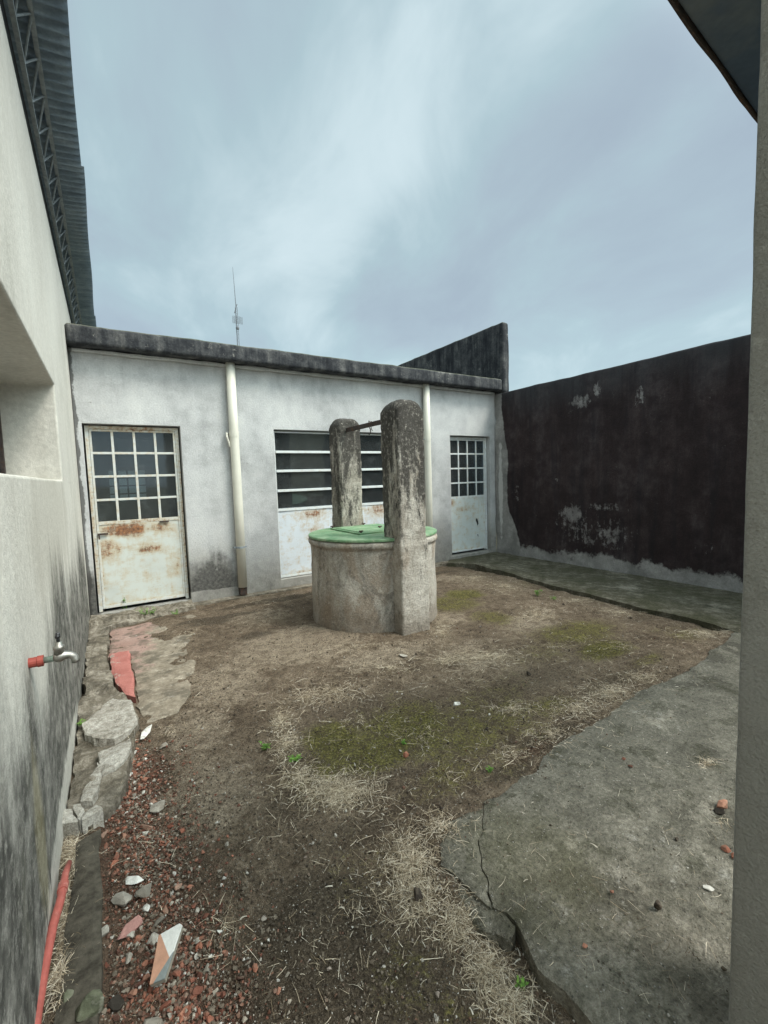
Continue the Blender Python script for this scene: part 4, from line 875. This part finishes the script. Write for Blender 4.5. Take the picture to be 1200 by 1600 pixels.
stone('stone', P_(140, 1575), (.075, .09, .07), MT['mossdark'], 'mossy lump at the bottom left corner of the yard', 'stone', 509, n=24)
stone('stone', P_(105, 1558), (.04, .045, .04), MT['mossdark'], 'small mossy lump nearest the pink pipe', 'stone', 510)
stone('stone', P_(160, 1445), (.05, .04, .035), MT['grey'], 'grey stone at the left edge of the rubble beside the dry grass', 'stone', 511)
stone('stone', P_(180, 1545), (.045, .05, .035), MT['darkst'], 'dark lump to the left below the patterned tile', 'stone', 512)
stone('stone', P_(235, 1585), (.07, .05, .035), MT['grey'], 'flat grey stone below the patterned tile', 'stone', 513)
stone('stone', P_(255, 1155), (.07, .05, .025), MT['grey'], 'flat grey stone at the broken end of the worn path', 'stone', 514, n=22, tilt=.08)
stone('path_chunk', P_(228, 1138), (.19, .05, .035), MT['pale'], 'long pale broken edge piece at the end of the worn path', 'rubble', 515, rot=rotmat(np.random.default_rng(15), 0) , sink=.4)
def m_pale():
    m = Mat('pale_broken_concrete', .96, .1); n1 = m.noise(6, 5, .65); n2 = m.noise(24, 6, .75); n3 = m.noise(110, 4, .7)
    c = m.ramp(n1 * .4 + n2 * .6, (.32, (.17, .15, .12)), (.46, (.36, .33, .285)), (.6, (.52, .49, .44)), (.75, (.66, .64, .59))); c = m.mul(c, (n3 - .5) * 1.4 + 1.)
    m.color(c); m.bump(n2 + n3 * .7, .014, 1.); return m.m
MT['palecon'] = m_pale()
for i, (pl, zt, lab) in enumerate(((((310, 470), (370, 420), (420, 375), (495, 380), (520, 450), (490, 490), (430, 520), (350, 530), (320, 510)), .035, 'largest pale apron piece, at the lower tip of the bright red wedge'),
    (((370, 575), (490, 520), (495, 560), (460, 610), (390, 660), (375, 610)), .04, 'long pale apron piece just above the red brick rubble'),
    (((330, 680), (372, 612), (386, 662), (370, 700), (345, 765), (300, 770), (310, 720)), .035, 'pale apron piece in the middle of the broken edge'),
    (((232, 792), (272, 785), (285, 842), (225, 848)), .03, 'pale chunk touching the cream wall at the end of the apron'),
    (((278, 776), (308, 770), (315, 800), (300, 838), (287, 832)), .028, 'narrow pale chunk between two others at the end of the apron'),
    (((318, 802), (370, 768), (388, 790), (310, 838)), .026, 'rightmost pale chunk at the end of the apron'))):
    g_ = [tuple(at(a / 2.4125, 937 + b_ / 2.4125, zt * .8)[:2]) for a, b_ in pl]; cen = np.mean(np.array(g_), 0)
    V, F = poly_slab(g_, zt, .09, .016, .010, .014, 600 + i, 16.); o = link('concrete_chunk', V, F, MT['palecon'], None, False, (cen[0], cen[1], zt)); tag(o, lab, 'rubble')
def slabpiece():
    V, F = poly_slab([tuple(at(u, v, -.03)[:2]) for u, v in ((702, 1372), (722, 1376), (752, 1402), (785, 1428), (802, 1450), (800, 1472), (768, 1462), (740, 1440), (718, 1410))], -.020, .1, .010, .012, .022, 77, 22.)
    o = link('slab_piece', V, F, MT['slab'], None, False, tuple(at(750, 1420, -.03))); tag(o, 'mossy broken wedge sunk beside the porch slab edge', 'rubble')
slabpiece()
stone('clod', P_(655, 1405), (.06, .045, .05), MT['darkst'], 'black burnt lump in the dry straw beside the slab corner', 'clod', 540)
stone('clod', P_(690, 1265), (.025, .022, .028), MT['darkst'], 'small black lump at the back corner of the slab', 'clod', 541)
stone('clod', P_(634, 1180), (.04, .03, .035), MT['brick'], 'reddish clod on the moss left of the bare slab', 'clod', 542)
stone('stone', P_(713, 1100), (.075, .04, .03), MT['pale'], 'pale stone lying alone on the mossy ground', 'stone', 543)
stone('stone', P_(630, 1024), (.09, .06, .03), MT['grey'], 'grey flat stone in front of the well', 'stone', 544)
stone('stone', P_(826, 1055), (.05, .04, .04), MT['darkst'], 'dark stone in the straw behind the slab', 'stone', 545)
for (u, v, dx, dy, dz, mt, lab) in ((1132, 1262, .085, .05, .035, 'brick', 'largest brick piece on the slab, by the porch column'), (1124, 1270, .05, .04, .025, 'darkst', 'dark lump under the largest brick piece by the column'), (1134, 1328, .04, .035, .025, 'brick', 'upper of two brown brick bits near the column'), (1146, 1340, .03, .03, .02, 'brick', 'lower of two brown brick bits near the column'), (1026, 1420, .034, .036, .036, 'darkst', 'dark brick lump in the middle of the bare slab'), (957, 1397, .018, .018, .016, 'brick', 'small red chip left of the dark brick lump'), (975, 1187, .024, .022, .016, 'brick', 'left of two red chips on the far part of the slab'), (985, 1198, .03, .022, .014, 'brick', 'right of two red chips on the far part of the slab'), (1057, 1313, .018, .02, .014, 'darkst', 'small black pebble on the right part of the slab'), (914, 1480, .02, .016, .012, 'brick', 'small orange chip on the front of the slab'), (1105, 1388, .05, .03, .006, 'pale', 'white mortar flake in the pale patch of the slab')):
    p = at(u, v, .0); stone('brick_piece' if mt == 'brick' else 'pebble' if mt == 'darkst' else 'mortar_flake', p, (dx, dy, dz), MT[mt], lab, 'rubble', int(u * 3 + v), sink=.1)
for i, (u, v, d) in enumerate(((490, 1424, .022), (440, 1372, .018), (395, 1500, .02), (520, 1330, .014), (600, 1480, .018), (560, 1560, .02), (760, 1140, .03), (700, 1160, .02), (910, 1060, .03), (1005, 1060, .03), (430, 1090, .02), (470, 1075, .02), (350, 1075, .022), (590, 1010, .025), (650, 1020, .03), (545, 1085, .02), (880, 945, .04), (985, 965, .04))):
    stone('soil_clod', P_(u, v), (d, d * .8, d * .7), MT['darkst'], 'small dark clod of soil loose on the yard floor', 'clod', 700 + i, group='dark soil clods on the yard floor')
# brick lumps in the rubble trench: one group, each its own object
protos = []
for k in range(10):
    V, F = hull_stone(900 + k, (1, random.uniform(.6, .9), random.uniform(.45, .75)), 14)
    me = bpy.data.meshes.new('brick_lump'); me.from_pydata(V.tolist(), [], F); me.materials.append(MT['brick']); protos.append(me)
gprotos = []
for k in range(6):
    V, F = hull_stone(950 + k, (1, random.uniform(.6, .9), random.uniform(.35, .6)), 14)
    me = bpy.data.meshes.new('rubble_stone'); me.from_pydata(V.tolist(), [], F); me.materials.append(MT['grey'] if k < 4 else MT['pale']); gprotos.append(me)
def trench_xy(r):
    while True:
        y = r.uniform(1.15, 2.92) if r.uniform() < .8 else r.uniform(1.05, 1.5); c = -.02 + .05 * (2.9 - y); x = r.normal(c - .01, .055 + .025 * (2.9 - y))
        if -.125 < x < .35: return x, y
rr = np.random.default_rng(5)
for i in range(330):
    x, y = trench_xy(rr); s = .013 + .028 * rr.uniform() ** 2 + (.016 if rr.uniform() < .10 else 0); br_ = rr.uniform() < .8
    me = protos[rr.integers(10)] if br_ else gprotos[rr.integers(6)]
    o = bpy.data.objects.new('brick_lump' if br_ else 'rubble_stone', me); COL.objects.link(o); o.scale = (s, s, s); o.rotation_euler = (rr.uniform(-.5, .5), rr.uniform(-.5, .5), rr.uniform(0, 6.3)); o.location = (x, y, float(soil_z([x], [y])[0]) + s * .2)
    if br_: tag(o, 'rough red brick lump in the rubble strip along the left wall', 'brick', 'red brick lumps in the rubble strip')
    else: tag(o, 'small grey stone mixed into the red rubble strip', 'stone', 'grey stones in the rubble strip')
# crumbs: nobody could count them
def crumbs(name, xy, sizes, mat, label, cat, tilt=.6, lift=.25, squash=1.):
    pr = [hull_stone(1000 + k, (1, .8, .65 * squash), 9) for k in range(8)]; V, F = [], []; k0 = 0; r = np.random.default_rng(hash(name) % 1000 if False else len(name))
    z = np.array([on_ground(a, b_) for a, b_ in xy]) if len(xy) < 3000 else None
    if z is None:
        A = np.array(xy); z = soil_z(A[:, 0], A[:, 1]); z = np.where((A[:, 1] < 1.36) & (A[:, 0] > 1.06), 0., z)
    for (x, y), s, zz in zip(xy, sizes, z):
        pv, pf = pr[r.integers(8)]; q = (pv * s) @ rotmat(r, tilt).T + np.array([x, y, zz + s * lift]); V.append(q); F += [tuple(i + k0 for i in f) for f in pf]; k0 += len(pv)
    o = link(name, np.vstack(V), F, mat); tag(o, label, cat, kind='stuff'); return o
xy = [trench_xy(rr) for _ in range(8500)] + [(rr.normal(.13, .10), rr.uniform(.95, 2.8)) for _ in range(2600)]
xy = [p for p in xy if p[0] > -.12]
crumbs('brick_rubble', xy, rr.lognormal(math.log(.0085), .55, len(xy)).clip(.0035, .024), MT['brickcrumb'], 'fine red brick rubble in the strip along the left wall', 'rubble')
xy, sz = [], []
while len(xy) < 22000:
    u, v = rr.uniform(130, 1190), rr.uniform(900, 1640); p = at(u, v)
    if p[1] < .45 or p[1] > 5.6 or p[0] < -.1 or p[0] > 4.6: continue
    if p[0] < .15 and p[1] > 3.0: continue
    onslab = p[0] > 1.02 and p[1] < 1.42
    if onslab and rr.uniform() < .86: continue
    s = min(.024, rr.lognormal(math.log(.0046), .5) * (1 + .22 * p[1])); xy.append((p[0], p[1])); sz.append(s * (.75 if onslab else 1))
for _ in range(900):
    k = rr.integers(1, 9); t = rr.uniform(); a, b_ = SLAB_EDGE[k], SLAB_EDGE[k + 1]
    q = (a[0] + (b_[0] - a[0]) * t + rr.normal() * .04, a[1] + (b_[1] - a[1]) * t + rr.normal() * .04); xy.append(q); sz.append(min(.02, rr.lognormal(math.log(.0055), .5)))
crumbs('soil_crumbs', xy, sz, MT['crumb'], 'loose soil crumbs and grit scattered over the yard', 'grit')

# ------------------------------------------------------------------ dry straw
def ribbons(blades):
    """blades: (x, y, z, dir, length, width, rise, curl)"""
    B = np.array(blades); r = np.random.default_rng(77); n = 3; x, y, z, a, L, w0, rise, curl = B.T; tw = r.uniform(-.9, .9, len(B)); out = []
    for i in range(n + 1):
        t = i / n; an = a + curl * t; w_ = w0 * (1 - .55 * t) * .5; zz = z + rise * math.sin(t * 2.4)
        d = np.c_[-np.sin(an) * np.cos(tw), np.cos(an) * np.cos(tw), np.sin(tw)] * w_[:, None]; c = np.c_[x, y, zz]; out += [c + d, c - d]
        x = x + np.cos(an) * L / n; y = y + np.sin(an) * L / n
    V = np.stack(out, 1).reshape(-1, 3); base = np.arange(len(B))[:, None] * (2 * n + 2)
    F = np.concatenate([base + np.array([2 * i, 2 * i + 1, 2 * i + 3, 2 * i + 2]) for i in range(n)]).tolist()
    return V, F
def heights(X, Y):
    z = soil_z(X, Y); z = np.where((Y < 1.40) & (X > 1.02), 0., z); return np.where((X > -.26) & (X < .03) & (Y > 2.35) & (Y < 5.3), .015, z)
bl = []
for (u, v, ru, rv, nb_, L) in STRAW:
    for _ in range(int(nb_ * (2.2 if nb_ / (ru * rv) > .055 else 1.2))):
        a_, q = rr.uniform(0, 6.283), min(1.6, abs(rr.normal(0, .6))); p = at(u + ru * q * math.cos(a_), v + rv * q * math.sin(a_), -.02)
        if p[0] < -.255 or p[1] > 5.7 or p[1] < .4: continue
        bl.append((p[0], p[1], abs(rr.normal(0, .006)) + .003, rr.uniform(0, 6.283), L * (rr.uniform(.12, .8) if rr.uniform() < .9 else rr.uniform(.9, 1.5)), rr.uniform(.0007, .0018) * (1 + .12 * p[1]), rr.uniform(-.003, .010), rr.normal(0, .15)))
for _ in range(700):
    u, v = rr.uniform(200, 1140), rr.uniform(940, 1600); p = at(u, v, -.02)
    if p[0] < -.1 or p[1] > 5.5 or p[0] > 4.6: continue
    bl.append((p[0], p[1], .004, rr.uniform(0, 6.283), rr.uniform(.015, .06), rr.uniform(.0006, .0013) * (1 + .1 * p[1]), rr.uniform(0, .004), rr.normal(0, .4)))
bl = np.array(bl); bl[:, 2] += heights(bl[:, 0], bl[:, 1])
V, F = ribbons(bl); o = link('dry_straw', V, F, MT['straw']); tag(o, 'dry pale straw lying in drifts over the yard', 'straw', kind='stuff')
# short broad leaf flakes
lf = []
for (u, v, ru, rv, nb_) in ((640, 1370, 90, 110, 26), (780, 1520, 60, 70, 26), (560, 1120, 160, 80, 26), (540, 1420, 140, 120, 18), (900, 1080, 160, 50, 22), (330, 1150, 80, 90, 10), (950, 1300, 180, 140, 16), (460, 1020, 160, 50, 14)):
    for _ in range(nb_):
        p = at(u + rr.normal() * ru * .6, v + rr.normal() * rv * .6, -.02)
        if p[0] < 0 or p[1] < .45: continue
        lf.append((p[0], p[1], on_ground(p[0], p[1]) + .007, rr.uniform(0, 6.283), rr.uniform(.014, .028), rr.uniform(.003, .0055), .004, rr.normal(0, .3)))
V, F = ribbons(lf); mfl = Mat('bleached_leaf', .8, .2); mfl.color(mfl.ramp(mfl.island(), (0, (.28, .24, .18)), (1, (.52, .48, .41)))); o = link('leaf_flakes', V, F, mfl.m); tag(o, 'bleached leaf flakes strewn among the straw', 'leaves', kind='stuff')

# ------------------------------------------------------------------ green weeds
def weed(u, v, h, nst, spread, label, seed, leaf=.022):
    p = at(u, v, -.01); r = np.random.default_rng(seed); V, F = [], []; z0 = on_ground(p[0], p[1])
    if p[1] > 5.3: z0 = .0
    for s in range(nst):
        a = r.uniform(0, 6.283); tip = np.array([math.cos(a), math.sin(a), 0]) * spread * r.uniform(.3, 1) + np.array([0, 0, h * r.uniform(.6, 1)]); base = np.array([p[0], p[1], z0]) + np.array([r.normal(), r.normal(), 0]) * spread * .25
        m = MB().tube([base, base + tip * .5 + np.array([0, 0, h * .08]), base + tip], [.0016, .0013, .0008], 4); k = len(V); V += m.V; F += [tuple(i + k for i in f) for f in m.F]
        for l in range(6):
            t = r.uniform(.25, 1.); q = base + tip * t; la = r.uniform(0, 6.283); d = np.array([math.cos(la), math.sin(la), r.uniform(-.2, .5)]) * leaf * r.uniform(.6, 1.2); sd2 = np.array([-math.sin(la), math.cos(la), r.uniform(-.3, .3)]) * leaf * .24
            k = len(V); V += [tuple(q), tuple(q + d * .5 + sd2), tuple(q + d), tuple(q + d * .5 - sd2)]; F.append((k, k + 1, k + 2, k + 3))
    o = link('weed', V, F, MT['leaf'], None, False, (p[0], p[1], z0)); tag(o, label, 'weed', 'green weeds in the yard')
weed(197, 955, .20, 7, .06, 'tall thin weed growing at the sill of the rusty left door', 1, .03); weed(232, 964, .09, 12, .09, 'low leafy weed right of the tall one by the left door', 2, .03); weed(275, 962, .05, 6, .06, 'tiny weed at the right jamb of the left door', 3)
weed(413, 1166, .04, 6, .03, 'small green weed on the soil left of the straw ring', 4); weed(462, 1185, .035, 8, .03, 'small green weed inside the left side of the straw ring', 5); weed(840, 928, .09, 8, .05, 'bright weed by the mossy strip edge beyond the well', 6, .03); weed(865, 935, .05, 6, .04, 'smaller weed right of the bright one by the strip edge', 7)
weed(816, 1510, .03, 5, .022, 'tiny green sprout at the broken slab edge', 8, .016); weed(766, 1203, .025, 5, .02, 'tiny sprout by the front edge of the bare slab', 9, .015); weed(630, 1158, .03, 4, .015, 'yellowish sprout in the mossy middle of the yard', 10, .016); weed(125, 1140, .03, 5, .025, 'small weed against the cream wall on the apron', 11)
